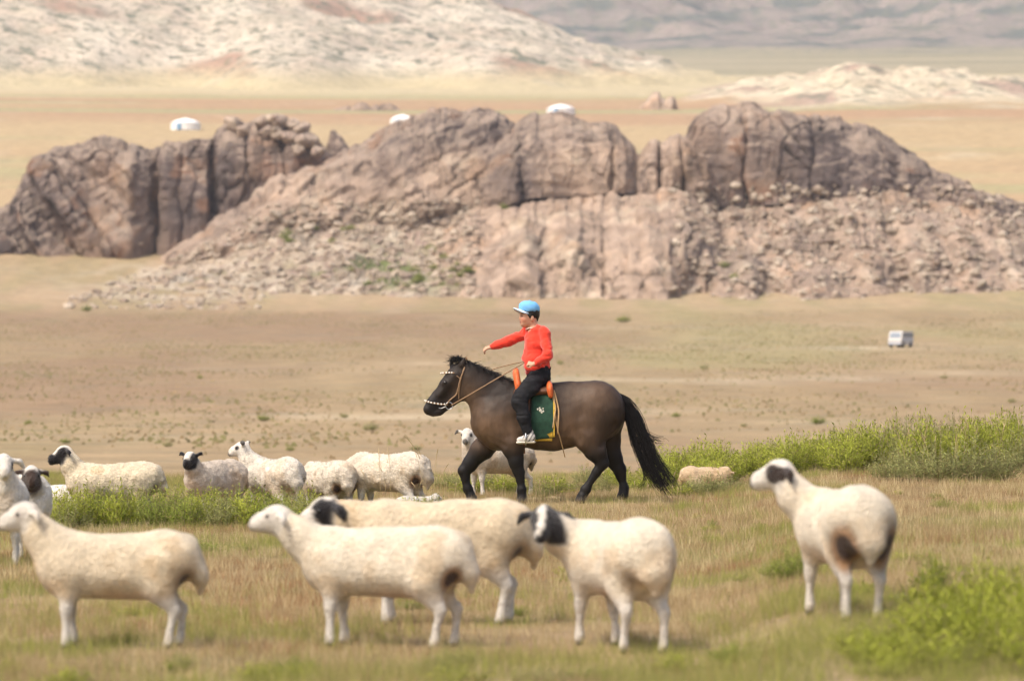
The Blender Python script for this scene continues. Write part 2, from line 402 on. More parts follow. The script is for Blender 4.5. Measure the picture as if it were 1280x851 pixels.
def rock_mass(name, top, base, dc, T, e=.5, step=1.35, rows=95, dark=.5, amp=1.0, cracks=(), tilt=0.0, seed=0, vstretch=2.2, sink=3.0, parent=None, mat=None, block=1.0, colour=rock_colour, tvar=1.0, lean=0.0, jag=1.0):
    top = np.array(top, float); base = np.array(base, float)
    u = np.arange(top[0, 0], top[-1, 0] + .1, step); n = len(u)
    H = np.interp(u, top[:, 0], top[:, 1]); B = np.interp(u, base[:, 0], base[:, 1])
    k = np.hanning(7); k /= k.sum(); H = np.convolve(np.pad(H, 3, mode='edge'), k, 'valid') + jag * (2.6 * fbm(V3(u / 9., 0 * u + seed, 0 * u), 3, seed + 2) + 1.6 * (_hash(np.floor(u / 11).astype(np.int64), 0 * u.astype(np.int64), 0 * u.astype(np.int64), seed + 6) - .5))
    zh = EYE + (HOR - H) / FPX * dc; zb = EYE + (HOR - np.maximum(B, H + 1)) / FPX * dc - sink
    th = np.concatenate([np.linspace(0, .5 * np.pi, rows), np.linspace(.5 * np.pi, np.pi, 22)[1:]])
    q = np.linspace(0, 1, n); tap = np.clip(np.minimum(q, 1 - q) * 7, .06, 1) ** .5
    C = np.cos(th); S = np.sin(th)
    zz0 = (zh - zb)[:, None] * (np.abs(S) ** e)[None]; uu = u[:, None] + 0 * zz0 + lean * zz0
    wob = 4 * vnoise(V3(uu / 40, zz0 / 5, 0 * zz0), seed + 7)
    Tn = (T * tap)[:, None] * (1 + tvar * (.26 * vnoise(V3(uu / 34., zz0 / 14, 0 * zz0), seed) + .09 * vnoise(V3(uu / 20., zz0 / 7, 0 * zz0), seed + 1)))
    for (cpx, cw, cd) in cracks: Tn = Tn - cd * np.exp(-((uu + wob - cpx) / cw) ** 2)
    Y = dc - Tn * (np.sign(C) * np.abs(C) ** e)[None]
    Zp = zb[:, None] + (zh - zb)[:, None] * (np.abs(S) ** e)[None]
    X = ((u - 640) / FPX * dc)[:, None] + 0 * Y
    V = np.stack([X, Y, Zp], -1).reshape(-1, 3); m = len(th)
    i = np.arange(n - 1)[:, None] * m; j = np.arange(m - 1)[None]
    F = np.stack([i + j, i + m + j, i + m + j + 1, i + j + 1], -1).reshape(-1, 4)
    N = vnormals(V, F)
    ct, st = math.cos(tilt), math.sin(tilt)
    Q = V.copy(); Q[:, 0], Q[:, 2] = V[:, 0] * ct + V[:, 2] * st, -V[:, 0] * st + V[:, 2] * ct
    sc3 = np.array([1, 1, vstretch])
    f1, f2, cv = voronoi(Q / (np.array([4.2, 4.2, 4.2]) * sc3) + .25 * fbm(Q / 6, 2, seed + 3)[:, None], seed + 5)
    g1, g2, gv = voronoi(Q / (np.array([1.5, 1.5, 1.3]) * sc3) + .2 * fbm(Q / 2, 2, seed + 4)[:, None], seed + 9)
    msk = sstep(-.35, .5, fbm(Q / 7.0, 3, seed + 15)); ms2 = sstep(-.1, .5, fbm(Q / 4.0, 3, seed + 16))
    d = block * (1.5 * (cv - .5) - .9 * msk * np.exp(-((f2 - f1) / .07) ** 2)) + block * ms2 * (.42 * (gv - .5) - .4 * np.exp(-((g2 - g1) / .09) ** 2))
    d = d + 1.0 * fbm(Q / (7.5 * sc3), 3, seed + 11) + .45 * ridged(Q / (4.2 * sc3), 5, seed + 12, .6) * (.4 + .8 * msk) + .32 * ridged((Q + V * .0) / (np.array([5.5, 2.6, 1.5])), 4, seed + 14, .6) + .12 * fbm(Q / .6, 2, seed + 13)
    topw = np.tile(np.concatenate([np.linspace(1, .55, rows), np.full(21, .55)]), n)
    V = V + N * (amp * .62 * d * topw)[:, None]
    N = vnormals(V, F)
    dk = dark(V) if callable(dark) else np.full(len(V), dark)
    c = colour(V, N, dk)
    c = c * (1 - .36 * ms2 * np.exp(-((g2 - g1) / .10) ** 2) - .42 * msk * np.exp(-((f2 - f1) / .06) ** 2))[:, None]     # colour darkened along the joints
    return mesh_from(name, V, F, c)
M_rock = material('weathered_granite', None, rough=.92, spec=.15, nscale=.55, namt=.22, nscale2=.12, namt2=.14, bscale=.55, bstr=1.0, bdist=1.1)
ROCKS = []
def rock(label, top, base, dc, T, group='rock masses of the granite outcrop', **kw):
    me = rock_mass('rock_outcrop', top, base, dc, T, **kw); o = obj('rock_outcrop', me, M_rock)
    tag(o, label, 'rock', group); ROCKS.append(o); return o

zrow = lambda y, d: EYE + (HOR - y) / FPX * d
rock('low scree-strewn slope below the ridge of the granite outcrop',
     [(70, 386), (120, 368), (180, 345), (230, 318), (290, 288), (340, 262), (420, 245), (520, 235), (600, 240), (660, 265), (700, 320)],
     [(70, 388), (200, 387), (400, 386), (700, 386)], 656, 54, e=1.9, tvar=.18, block=.7, dark=lambda V: .10 + .25 * fbm(V / 7, 3, 300), amp=.55, seed=20, vstretch=.7, rows=120, step=1.2,
     colour=lambda P, N, dk: mixc(mixc(mixc((.40, .315, .225), (.47, .40, .31), np.clip(fbm(P / 3, 3, 301) * .8 + .4, 0, 1)), (.30, .22, .175), sstep(.1, .6, fbm(P / 2.0, 3, 302))),
                                  (.13, .15, .055), np.clip(1.25 * sstep(.0, .5, fbm(P / 5, 3, 303) - .02) * np.exp(-(((P[:, 0] + 18) / 13) ** 2 + ((P[:, 2] - zrow(338, 620)) / 3.2) ** 2)) , 0, 1)))
rock('low grey tongue of broken stones running out from the scree slope',
     [(60, 388), (95, 374), (150, 362), (215, 346), (290, 334), (380, 330), (460, 340), (530, 352), (580, 376), (600, 388)], [(60, 390), (600, 390)], 630, 26, e=1.9, tvar=.5, block=.6, dark=.1, amp=.4, seed=24, vstretch=.7, rows=70,
     colour=lambda P, N, dk: mixc(mixc((.36, .30, .235), (.46, .40, .32), np.clip(fbm(P / 2, 3, 311) * .8 + .4, 0, 1)), (.25, .21, .12), sstep(.1, .6, fbm(P / 3.0, 3, 312))))
rock('dark brown cliff rock with slanting ribs at the outcrop end, left of the split blocks',
     [(-70, 330), (-30, 285), (0, 264), (18, 254), (34, 226), (48, 199), (75, 188), (100, 184), (130, 176), (150, 178), (170, 186), (200, 190), (208, 205), (212, 260)],
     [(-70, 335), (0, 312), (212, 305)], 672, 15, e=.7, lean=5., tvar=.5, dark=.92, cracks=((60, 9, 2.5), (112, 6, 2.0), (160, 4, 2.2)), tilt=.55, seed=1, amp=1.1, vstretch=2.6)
rock('narrow flat-topped dark rock block beside the tallest split block',
     [(196, 250), (204, 192), (212, 179), (240, 181), (263, 175), (271, 174), (276, 240)], [(196, 302), (276, 290)], 672, 11, e=.45, tvar=.5, dark=.95, seed=31, amp=.9, cracks=((232, 3, 1.),), vstretch=3)
a3 = rock('tallest split rock block crowned with loose rounded boulders',
     [(260, 260), (268, 172), (278, 158), (296, 154), (318, 156), (345, 152), (370, 155), (388, 166), (400, 184), (415, 196), (428, 225)], [(260, 295), (428, 250)], 675, 12, e=.45, tvar=.5, dark=.88, seed=41, amp=.95,
     cracks=((318, 2.5, 2.), (360, 3, 1.2)), vstretch=3.2)
rock('small pointed pinnacle standing alone on the rocky saddle', [(402, 215), (410, 178), (414, 164), (424, 170), (434, 184), (442, 196), (446, 215)], [(402, 222), (446, 222)], 674, 4.5, e=.6, dark=.9, seed=51, amp=.55, step=.6)
rock('long grey-brown rock ridge climbing towards the rounded dome',
     [(196, 325), (240, 298), (290, 265), (330, 238), (352, 222), (400, 207), (440, 187), (462, 172), (490, 156), (520, 141), (550, 134), (575, 140), (600, 134), (618, 143), (650, 160), (690, 240)],
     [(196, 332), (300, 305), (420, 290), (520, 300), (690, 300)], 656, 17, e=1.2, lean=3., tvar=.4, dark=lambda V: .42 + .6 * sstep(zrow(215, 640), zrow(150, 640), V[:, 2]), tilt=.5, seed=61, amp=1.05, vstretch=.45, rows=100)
rock('big rounded rock dome with overhanging brow in the outcrop centre',
     [(584, 278), (594, 240), (606, 210), (625, 180), (650, 154), (668, 143), (700, 143), (740, 151), (766, 161), (790, 181), (804, 203), (812, 245)],
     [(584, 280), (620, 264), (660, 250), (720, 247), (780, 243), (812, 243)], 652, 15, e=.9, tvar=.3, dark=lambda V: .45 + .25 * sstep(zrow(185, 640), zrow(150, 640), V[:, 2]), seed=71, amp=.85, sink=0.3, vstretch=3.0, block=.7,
     cracks=((652, 6, 1.6), (764, 2.5, 1.5), (795, 3, 1.2)), rows=100)
rock('broad pale pink rock face under the rounded dome',
     [(532, 318), (556, 285), (590, 262), (640, 250), (720, 246), (800, 240), (850, 240), (890, 262), (915, 320)],
     [(532, 345), (565, 352), (595, 374), (700, 378), (860, 380), (915, 378)], 642, 37, e=1.4, tvar=.55, block=1.6, dark=.04, seed=81, amp=1.0, cracks=((752, 3, 2.), (862, 7, 2.5), (640, 5, 1.5)), rows=115, vstretch=1.7)
rock('jumbled rocks filling the notch beside the dome',
     [(780, 240), (796, 200), (812, 177), (828, 180), (846, 168), (862, 174), (880, 188), (898, 235)], [(780, 250), (898, 250)], 650, 9, e=.6, dark=.5, seed=91, amp=1.0, cracks=((822, 3, 2.5), (850, 3, 1.5)))
rock('steep brown block with dark vertical crack on the outcrop shoulder',
     [(846, 225), (856, 172), (866, 156), (884, 141), (906, 133), (930, 132), (958, 139), (984, 143), (1008, 152), (1020, 166), (1030, 225)], [(846, 240), (1030, 234)], 656, 12, e=.65, tvar=.3, dark=.72, seed=111, amp=.95, cracks=((929, 3, 2.2),), vstretch=3.2)
rock('dark humped rock tailing down to the far end of the outcrop',
     [(968, 222), (978, 160), (990, 150), (1010, 149), (1032, 148), (1060, 155), (1085, 160), (1110, 175), (1130, 190), (1160, 208), (1200, 229), (1240, 243), (1266, 252), (1290, 266)],
     [(968, 232), (1060, 230), (1130, 246), (1200, 258), (1290, 268)], 658, 13, e=.8, dark=.97, seed=121, amp=1.05, cracks=((1115, 9, .8),), tilt=-.45, tvar=.35, vstretch=1.3)
rock('wide pale rubbly rock slope at the foot of the humped rock',
     [(690, 345), (760, 296), (850, 258), (900, 234), (1000, 224), (1100, 222), (1180, 238), (1260, 252), (1330, 276), (1420, 335), (1450, 380)],
     [(690, 382), (1000, 378), (1100, 384), (1280, 386), (1450, 388)], 656, 52, e=1.75, tvar=.5, block=1.0, dark=lambda V: .12 + .22 * fbm(V / 8, 3, 310), seed=131, amp=1.15, vstretch=.8, rows=115)
# boulders: crown of the tall block, and loose blocks on the slopes
def boulder_mesh(seed, r=1.0):
    bm = Body(.085).ball((0, 0, 0), .8, (1, .9, .75), k=.1)
    for q in range(4):
        a = RNG.uniform(-.5, .5, 3); bm.ball(a, RNG.uniform(.4, .6), (1, 1, .8), k=.12)
    V, F = bm.build(disp=lambda P: .10 * fbm(P * 2.3, 3, seed) + .10 * (voronoi(P * 1.6, seed)[2] - .5)); V = V * r
    c = mixc((.30, .225, .18), (.42, .34, .26), np.clip(.5 + .6 * fbm(V * 1.2, 3, seed), 0, 1))
    return mesh_from('boulder', V, F, c)
BOULD = [boulder_mesh(400 + q) for q in range(5)]
for (bx, by, br) in ((292, 155, 1.7), (303, 163, 1.4), (326, 153, 1.5), (340, 150, 1.9), (352, 151, 1.7), (366, 155, 1.6), (378, 160, 1.8), (345, 166, 1.5), (362, 172, 1.7), (384, 176, 2.1), (333, 166, 1.2), (398, 190, 1.6), (374, 187, 1.3)):
    o = obj('boulder', BOULD[random.randrange(5)], M_rock); o.location = px(bx, by, 666 - (by - 150) * .1); o.scale = (br * .9, br, br * random.uniform(.75, 1.05)); o.rotation_euler = (random.uniform(-.4, .4), random.uniform(-.4, .4), random.uniform(0, 6))
    tag(o, 'rounded brown boulder perched on the tallest split rock block', 'boulder', 'boulders on the split block')
def drop_on(objs, x, y):
    pass
_bv = {}
def rock_hit(pxx, pyy):
    """nearest rock surface along the sight line of a pixel"""
    o = Vector((0, 0, EYE)); dr = Vector(px(pxx, pyy, 100.)) - o; dr.normalize(); best = None
    for r in ROCKS:
        if r.name not in _bv:
            me = r.data; co = np.empty(len(me.vertices) * 3, np.float32); me.vertices.foreach_get('co', co)
            lp = np.empty(len(me.loops), np.int32); me.loops.foreach_get('vertex_index', lp)
            _bv[r.name] = BVHTree.FromPolygons([tuple(v) for v in co.reshape(-1, 3).tolist()], lp.reshape(-1, 4).tolist())
        h = _bv[r.name].ray_cast(o, dr)
        if h[0] is not None and (best is None or h[3] < best[3]): best = h
    return best
for q in range(75):
    bx = random.uniform(150, 560); by = random.uniform(300, 378) if bx < 400 else random.uniform(280, 350)
    if q > 48: bx = random.uniform(900, 1270); by = random.uniform(270, 372)
    h = rock_hit(bx, by)
    if h is None: continue
    br = random.choice((.45, .55, .7, .8, 1.2)); o = obj('boulder', BOULD[q % 5], M_rock); o.location = h[0] + Vector((0, 0, .1 * br))
    o.scale = (br * random.uniform(.8, 1.3), br, br * random.uniform(.6, .9)); o.rotation_euler = (0, random.uniform(-.3, .3), random.uniform(0, 6))
    tag(o, 'loose pale boulder lying on the ' + ('rubbly slope below the humped rock' if q > 48 else ('lower scree slope of the outcrop' if by > 330 else 'upper scree slope under the climbing ridge')), 'boulder', 'boulders on the outcrop slopes')
# distant little tors on the plain behind
for (lab, tp, bs, dc) in (('low pinkish tor on the plain above the climbing ridge', [(405, 150), (418, 138), (438, 134), (452, 129), (462, 136), (490, 134), (520, 146)], [(405, 150), (520, 150)], 1180),
                          ('pale two-humped tor on the plain above the rock notch', [(788, 148), (800, 136), (812, 122), (822, 118), (832, 126), (842, 122), (848, 146)], [(788, 150), (848, 150)], 1190)):
    rock(lab, tp, bs, dc, 9, e=.7, dark=.12, seed=140, amp=.8, step=.7, rows=60, group='far tors on the plain')

# rubble: thousands of angular stones lying on the slopes
def stone():
    a = np.array([(0, 0, 1), (.9, 0, .4), (.28, .85, .4), (-.72, .52, .4), (-.72, -.52, .4), (.28, -.85, .4), (.72, .52, -.4), (-.28, .85, -.4), (-.9, 0, -.4), (-.28, -.85, -.4), (.72, -.52, -.4), (0, 0, -1)])
    f = [(0, 1, 2), (0, 2, 3), (0, 3, 4), (0, 4, 5), (0, 5, 1), (1, 6, 2), (2, 7, 3), (3, 8, 4), (4, 9, 5), (5, 10, 1), (6, 7, 2), (7, 8, 3), (8, 9, 4), (9, 10, 5), (10, 6, 1), (11, 7, 6), (11, 8, 7), (11, 9, 8), (11, 10, 9), (11, 6, 10)]
    return a * np.random.default_rng(RNG.integers(1 << 30)).uniform(.7, 1.25, (12, 1)), np.array(f)
ST = [stone() for q in range(12)]; parts = []; cols = []
for q in range(4200):
    if q % 3: bx = random.uniform(85, 600); by = random.uniform(250, 389); lim = np.interp(bx, [100, 230, 340, 600], [368, 318, 255, 250])
    else: bx = random.uniform(840, 1290); by = random.uniform(232, 384); lim = 230
    if by < lim: continue
    h = rock_hit(bx, by)
    if bx < 330 and by > 335:
        g_ = ground_hit(bx, by, 570., 700.)
        if h is None or g_[1] < h[0][1]: h = (Vector(g_),)
    if h is None: continue
    r_ = random.choice((.18, .22, .28, .35, .35, .5, .7)) * random.uniform(.8, 1.3); V, F = ST[q % 12]; a = random.uniform(0, 6.28)
    M3 = np.array([[math.cos(a), -math.sin(a), 0], [math.sin(a), math.cos(a), 0], [0, 0, 1]]); parts.append(((V * np.array([1.2, 1, .75]) * r_) @ M3.T + np.array(h[0]) + np.array([0, 0, .15 * r_]), F))
    t = random.random(); cols.append(np.tile(np.array((.34, .26, .195)) * (1 - t) + np.array((.50, .42, .325)) * t, (12, 1)))
V, F = join(parts); tag(obj('scree', mesh_from('scree', V, F, np.vstack(cols), False), M_rock), 'loose angular stones scattered over the pale outcrop slopes', 'scree', kind='stuff')
# ------------------------------------------------------------ grass
def blades(n, xs, ys, hts, wid, lean, cols, rng):
    """triangular bent blades; normals bent upward so the sward shades softly"""
    z = ground(xs, ys) - .01
    a = rng.uniform(0, np.pi, n); dx, dy = np.cos(a) * wid / 2, np.sin(a) * wid / 2
    b = rng.uniform(0, 2 * np.pi, n); lx, ly = np.cos(b) * lean * hts, np.sin(b) * lean * hts
    V = np.empty((n, 3, 3)); V[:, 0] = V3(xs - dx, ys - dy, z); V[:, 1] = V3(xs + dx, ys + dy, z); V[:, 2] = V3(xs + lx, ys + ly, z + hts)
    F = np.arange(n * 3).reshape(n, 3); C = np.repeat(cols[:, None, :], 3, 1)
    me = mesh_from('grass', V.reshape(-1, 3), F.reshape(-1, 3), C.reshape(-1, 3))
    gn = (V[:, 1, 0] - V[:, 0, 0]) * 1.0          # wind every blade the same way round
    fl = gn < 0; V[fl] = V[fl][:, [1, 0, 2]]
    me.vertices.foreach_set('co', V.astype(np.float32).ravel())
    N = V3(lx * .5 / hts + rng.normal(0, .25, n), ly * .5 / hts - .6 + rng.normal(0, .2, n), np.ones(n)); N /= np.linalg.norm(N, axis=1)[:, None]
    me.normals_split_custom_set_from_vertices(np.repeat(N, 3, 0))
    return me
def steppe_points(n, rng, d0=19.0, d1=58.0, half=.165):
    d = np.sqrt(rng.uniform(d0 ** 2, d1 ** 2, n)); x = rng.uniform(-half, half, n) * d; return x, d
def greenness(x, y):
    P = V3(x, y, 0 * x); u = x / y * FPX
    g = fbm(P / 1.1, 4, 201) * 1.0 + .75 * fbm(P / .30, 3, 202)
    g = g + .55 * (1 - sstep(20.5, 25.5, y)) - .20
    g = g + .9 * sstep(330, 560, u) * (1 - sstep(23, 26, y)) + .5 * np.exp(-((u - 330) / 80) ** 2 - ((y - 27) / 3) ** 2)
    g = g + .45 * sstep(45, 52, y)
    return g
M_grass = material('steppe_grass', None, rough=.8, spec=.08, transl=.42)
rg = np.random.default_rng(11)
n = 800000; x, y = steppe_points(n, rg)
g = greenness(x, y) + rg.normal(0, .28, n); dens = fbm(V3(x / .5, y / .5, 0 * x), 3, 210) + rg.normal(0, .4, n)
keep = dens > -.75; x, y, g = x[keep], y[keep], g[keep]; n = len(x)
red = sstep(.2, .7, fbm(V3(x / 1.1, y / 1.1, 0 * x), 3, 205) + rg.normal(0, .25, n))
c = mixc((.31, .215, .11), (.46, .345, .19), rg.uniform(0, 1, n)); c = mixc(c, (.31, .15, .075), red * .75)
green = mixc((.23, .235, .07), (.37, .345, .11), rg.uniform(0, 1, n)); gm = sstep(.2, .8, g); c = mixc(c, green, gm)
c = c * rg.uniform(.55, 1.08, n)[:, None]
hts = (.035 + .075 * rg.uniform(0, 1, n) ** 3 + .05 * gm * rg.uniform(.3, 1, n) + .03 * np.clip(fbm(V3(x / .8, y / .8, 0 * x), 3, 207), -.8, 1)) * (1 + .5 * (1 - sstep(21, 24, y)))
hts = np.clip(hts, .025, .22)
tag(obj('steppe_grass', blades(n, x, y, hts, .0042, np.abs(rg.normal(.1, .45, n)), c, rg), M_grass), 'short dry brown grass with green patches covering the foreground', 'grass', kind='stuff')

# taller tussock grass, in loose clumps of straw and green
n = 15000; x0, y0 = steppe_points(n, rg); k_ = rg.integers(4, 15, n); x = np.repeat(x0, k_) + rg.normal(0, .035, k_.sum()); y = np.repeat(y0, k_) + rg.normal(0, .035, k_.sum()); n2_ = len(x)
g = np.repeat(greenness(x0, y0) + rg.normal(0, .45, n), k_); gm = sstep(.1, .5, g)
c = mixc((.46, .35, .18), (.60, .50, .29), rg.uniform(0, 1, n2_)); c = mixc(c, mixc((.21, .24, .05), (.36, .37, .085), rg.uniform(0, 1, n2_)), gm) * rg.uniform(.6, 1.15, n2_)[:, None]
hts = np.repeat(rg.uniform(.06, .17, n), k_) * rg.uniform(.5, 1.1, n2_)
tag(obj('tussock_grass', blades(n2_, x, y, hts, .0050, np.abs(rg.normal(.1, .4, n2_)), c, rg), M_grass), 'taller tussocks of straw and green blades dotted through the short grass', 'grass', kind='stuff')

# sparse tufts on the open plain
n = 42000; d_ = np.sqrt(rg.uniform(100 ** 2, 560 ** 2, n)); x = rg.uniform(-.15, .15, n) * d_; s2 = fbm(V3(x / 9, d_ / 30, 0 * x), 3, 230); kp = s2 + rg.normal(0, .35, n) > -.05; x, d_ = x[kp], d_[kp]; n = len(x)
c = mixc((.29, .21, .115), (.40, .30, .17), rg.uniform(0, 1, n)); c = mixc(c, (.24, .225, .095), sstep(.3, .8, rg.uniform(0, 1, n) + .4 * s2[kp])) * rg.uniform(.7, 1.1, n)[:, None]
tag(obj('sparse_grass', blades(n, x, d_, rg.uniform(.05, .16, n), rg.uniform(.08, .35, n), rg.uniform(0, .3, n), c, rg), M_grass), 'sparse low dry tufts scattered over the open plain', 'grass', kind='stuff')

# ------------------------------------------------------------ shrubs: stems fanning out, each with narrow leaves
def shrub_mesh(seed, nst=135, nl=13, spread=.55, leaf=.10, tone=0):
    r = np.random.default_rng(seed); stems = []; LV = []; LC = []; LN = []
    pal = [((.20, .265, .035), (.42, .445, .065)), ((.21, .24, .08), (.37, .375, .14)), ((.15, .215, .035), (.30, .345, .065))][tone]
    for q in range(nst):
        a = r.uniform(0, 2 * np.pi); rr = r.uniform(0, 1) ** .6; b = np.array([np.cos(a) * rr * .26, np.sin(a) * rr * .26, 0])
        tip = np.array([np.cos(a) * rr * (.26 + spread * r.uniform(.3, 1)), np.sin(a) * rr * (.26 + spread * r.uniform(.3, 1)), (1.0 - .45 * rr ** 2) * r.uniform(.40, 1.2)])
        mid = (b + tip) / 2 + np.array([0, 0, .10]); P = spline([b, mid, tip], 4)
        if q % 2 == 0: stems.append(tube(P, np.linspace(.006, .002, 4), 3, False))
        for l in range(nl):
            t = .25 + .75 * (l + r.uniform(0, 1)) / nl; c = (1 - t) ** 2 * b + 2 * t * (1 - t) * mid + t * t * tip
            d = r.normal(0, 1, 3) + np.array([np.cos(a) * .5, np.sin(a) * .5, 1.1]); d /= np.linalg.norm(d)
            s = np.cross(d, r.normal(0, 1, 3)); s /= np.linalg.norm(s) + 1e-6; L = leaf * r.uniform(.6, 1.3); w_ = L * .13
            nn = c - np.array([0, 0, .25]); nn = nn / (np.linalg.norm(nn) + 1e-6) + r.normal(0, .3, 3); nn /= np.linalg.norm(nn)
            if np.cross(s, d) @ nn < 0: s = -s
            LV += [c, c + d * L * .5 + s * w_, c + d * L, c + d * L * .5 - s * w_]
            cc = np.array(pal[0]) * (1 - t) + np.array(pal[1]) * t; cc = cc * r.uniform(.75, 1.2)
            if r.uniform() < .07: cc = np.array((.36, .31, .13))
            LC += [cc] * 4; LN += [nn] * 4
    V = np.array(LV); F = np.arange(len(V)).reshape(-1, 4); me = mesh_from('foliage', V, F, np.array(LC)); me.normals_split_custom_set_from_vertices(np.array(LN).tolist())
    return me, mesh_from('stems', *join(stems))
M_leaf = material('shrub_leaf', None, rough=.65, spec=.2, transl=.45); M_stem = material('shrub_stem', (.23, .19, .09), rough=.85)
SHR = {t: [shrub_mesh(600 + t * 10 + q, tone=t, leaf=(.10, .075, .09)[t]) for q in range(3)] for t in range(3)}
SHR[3] = [shrub_mesh(660 + q, nst=60, nl=12, spread=.85, leaf=.13, tone=0) for q in range(3)]
def shrub(pxx, d, hgt, wid, tone, label, group, name='green_shrub'):
    loc = on_ground(pxx, d); e = empty(name, (loc[0], loc[1], loc[2] - .01), random.uniform(0, 6.28)); e.scale = (wid, wid, hgt)
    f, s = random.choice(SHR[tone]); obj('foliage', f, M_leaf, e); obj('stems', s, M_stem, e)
    return tag(e, label, 'shrub', group)
G1 = 'green shrubs in front of the grazing sheep'; L1 = 'bushy green shrub in the belt hiding the legs of '
for q in range(46):
    p = 62 + 345 * (q + random.random()) / 46; t = (p - 62) / 345
    shrub(p, random.uniform(38.2, 41.0) + 1.0 * t, random.uniform(.30, .46) * (1.1 - .15 * t), random.uniform(.30, .5), random.choice((0, 1, 2)), L1 + ("the black-muzzled sheep" if p < 205 else "the greyish sheep" if p < 295 else "the bright white sheep" if p < 375 else "the short grazing sheep"), G1)
for q in range(14):
    shrub(400 + q * 11 + random.uniform(-5, 5), random.uniform(42, 44), random.uniform(.16, .26), random.uniform(.28, .4), random.choice((0, 1)), 'low green shrub in front of the head-down grazing sheep and horse', 'low shrubs beside the horse')
for q in range(16):
    shrub(560 + q * 17 + random.uniform(-6, 6), random.uniform(46.5, 51), random.uniform(.15, .30), random.uniform(.3, .45), random.choice((0, 1)), 'low green shrub on the grassy rise behind the horse', 'shrubs behind the horse')
G2 = 'bright green shrubs along the rise'
for q in range(44):
    p = 822 + 250 * (q + random.random()) / 44
    shrub(p, random.uniform(49.5, 54), random.uniform(.30, .50), random.uniform(.32, .5), 0, 'bright yellow-green shrub along the rise behind the horse\'s tail', G2)
for q in range(64):
    p = 1040 + 275 * (q + random.random()) / 64; t = sstep(1040, 1180, p)
    shrub(p, random.uniform(49, 54.5), random.uniform(.32, .62) + .10 * t, random.uniform(.30, .55), *((0, 'tall bright green shrub in the thick bank at the end of the rise') if random.random() < .75 else (1, 'tall grey-green shrub among brighter ones in the thick bank')), 'shrub bank on the rise')
for (p, d, h_, w_) in ((1140, 46.5, .42, .6), (1175, 46.0, .48, .7), (1215, 46.2, .5, .7), (1250, 46.6, .44, .65), (1110, 47, .34, .5)):
    shrub(p, d, h_, w_, 1, 'wide grey-green shrub standing before the shrub bank', 'grey-green shrubs before the bank')
for (p, d, h_, w_, tn) in ((868, 47.3, .22, .45, 1), (888, 46.6, .26, .5, 1), (910, 47.2, .20, .42, 1), (850, 46.8, .18, .35, 0)):
    shrub(p, d, h_, w_, tn, 'small grey-green shrub in front of the crouching tan sheep', 'shrubs before the tan sheep')
for (p, d, h_, w_) in ((235, 34.5, .10, .42), (262, 34.3, .08, .3), (985, 27.6, .20, .24), (1005, 28.0, .16, .24), (968, 28.5, .12, .2), (752, 34, .10, .2), (560, 34.5, .07, .2)):
    shrub(p, d, h_, w_, 2, 'small isolated green tuft on the brown grass among the sheep', 'tufts among the sheep', 'green_tuft')
for q in range(46):
    d = math.sqrt(random.uniform(24 ** 2, 44 ** 2)); p = random.uniform(10, 1270)
    shrub(p, d, random.uniform(.04, .10), random.uniform(.10, .24), random.choice((0, 1, 2)), 'small isolated green tuft on the brown grass among the sheep', 'tufts among the sheep', 'green_tuft')
for q in range(12):
    shrub(random.uniform(1060, 1275), random.uniform(22.5, 25.5), random.uniform(.06, .15), random.uniform(.12, .24), random.choice((3, 2)), 'loose little green plant at the fringe of the out-of-focus shrub clump', 'plants around the foreground clump')
shrub(1165, 25.5, .26, .20, 2, 'upright dark green shrub right of the rear-view sheep', 'shrubs near the rear-view sheep')
G3 = 'blurred foreground shrubs'
for q in range(58):
    p = random.uniform(1075, 1340); d = random.uniform(19.8, 22.9)
    if p < 1160: d = min(d, random.uniform(20.0, 21.6))
    shrub(p, d, random.uniform(.14, .34) * (.55 + .65 * sstep(1090, 1220, p)), random.uniform(.20, .34), random.choice((3, 3, 3, 0)), 'loose bright green shrub in the out-of-focus foreground clump', G3)
for q in range(16):
    p = random.uniform(-10, 950); d = random.uniform(20.4, 22.2)
    shrub(p, d, random.uniform(.05, .13), random.uniform(.18, .34), random.choice((0, 2, 1)), 'low green tuft in the blurred grass under the near sheep', 'tufts under the near sheep', 'green_tuft')
for q, (p, yy, wd) in enumerate(((463, 535, 36), (82, 551, 24), (210, 555, 24), (330, 523, 30), (430, 519, 22), (362, 560, 18), (880, 458, 18), (1022, 527, 34), (930, 530, 16), (845, 518, 20), (1048, 540, 18), (780, 400, 30), (1265, 500, 20), (35, 527, 16), (520, 560, 26), (108, 386, 24), (560, 500, 16), (700, 452, 14), (1180, 470, 16), (250, 470, 14))):
    d = np.geomspace(104, 596, 3000); xg = (p - 640) / FPX * d; zg = ground(xg, d); k = int(np.argmin(np.abs(HOR - (zg - EYE) / d * FPX - yy - 3)))
    wd_m = wd / FPX * d[k]; e = shrub(p, d[k], wd_m * .30, wd_m * .62, 2 if q % 2 else 1, 'low green tuft alone on the open brown plain', 'tufts on the plain', 'green_tuft')
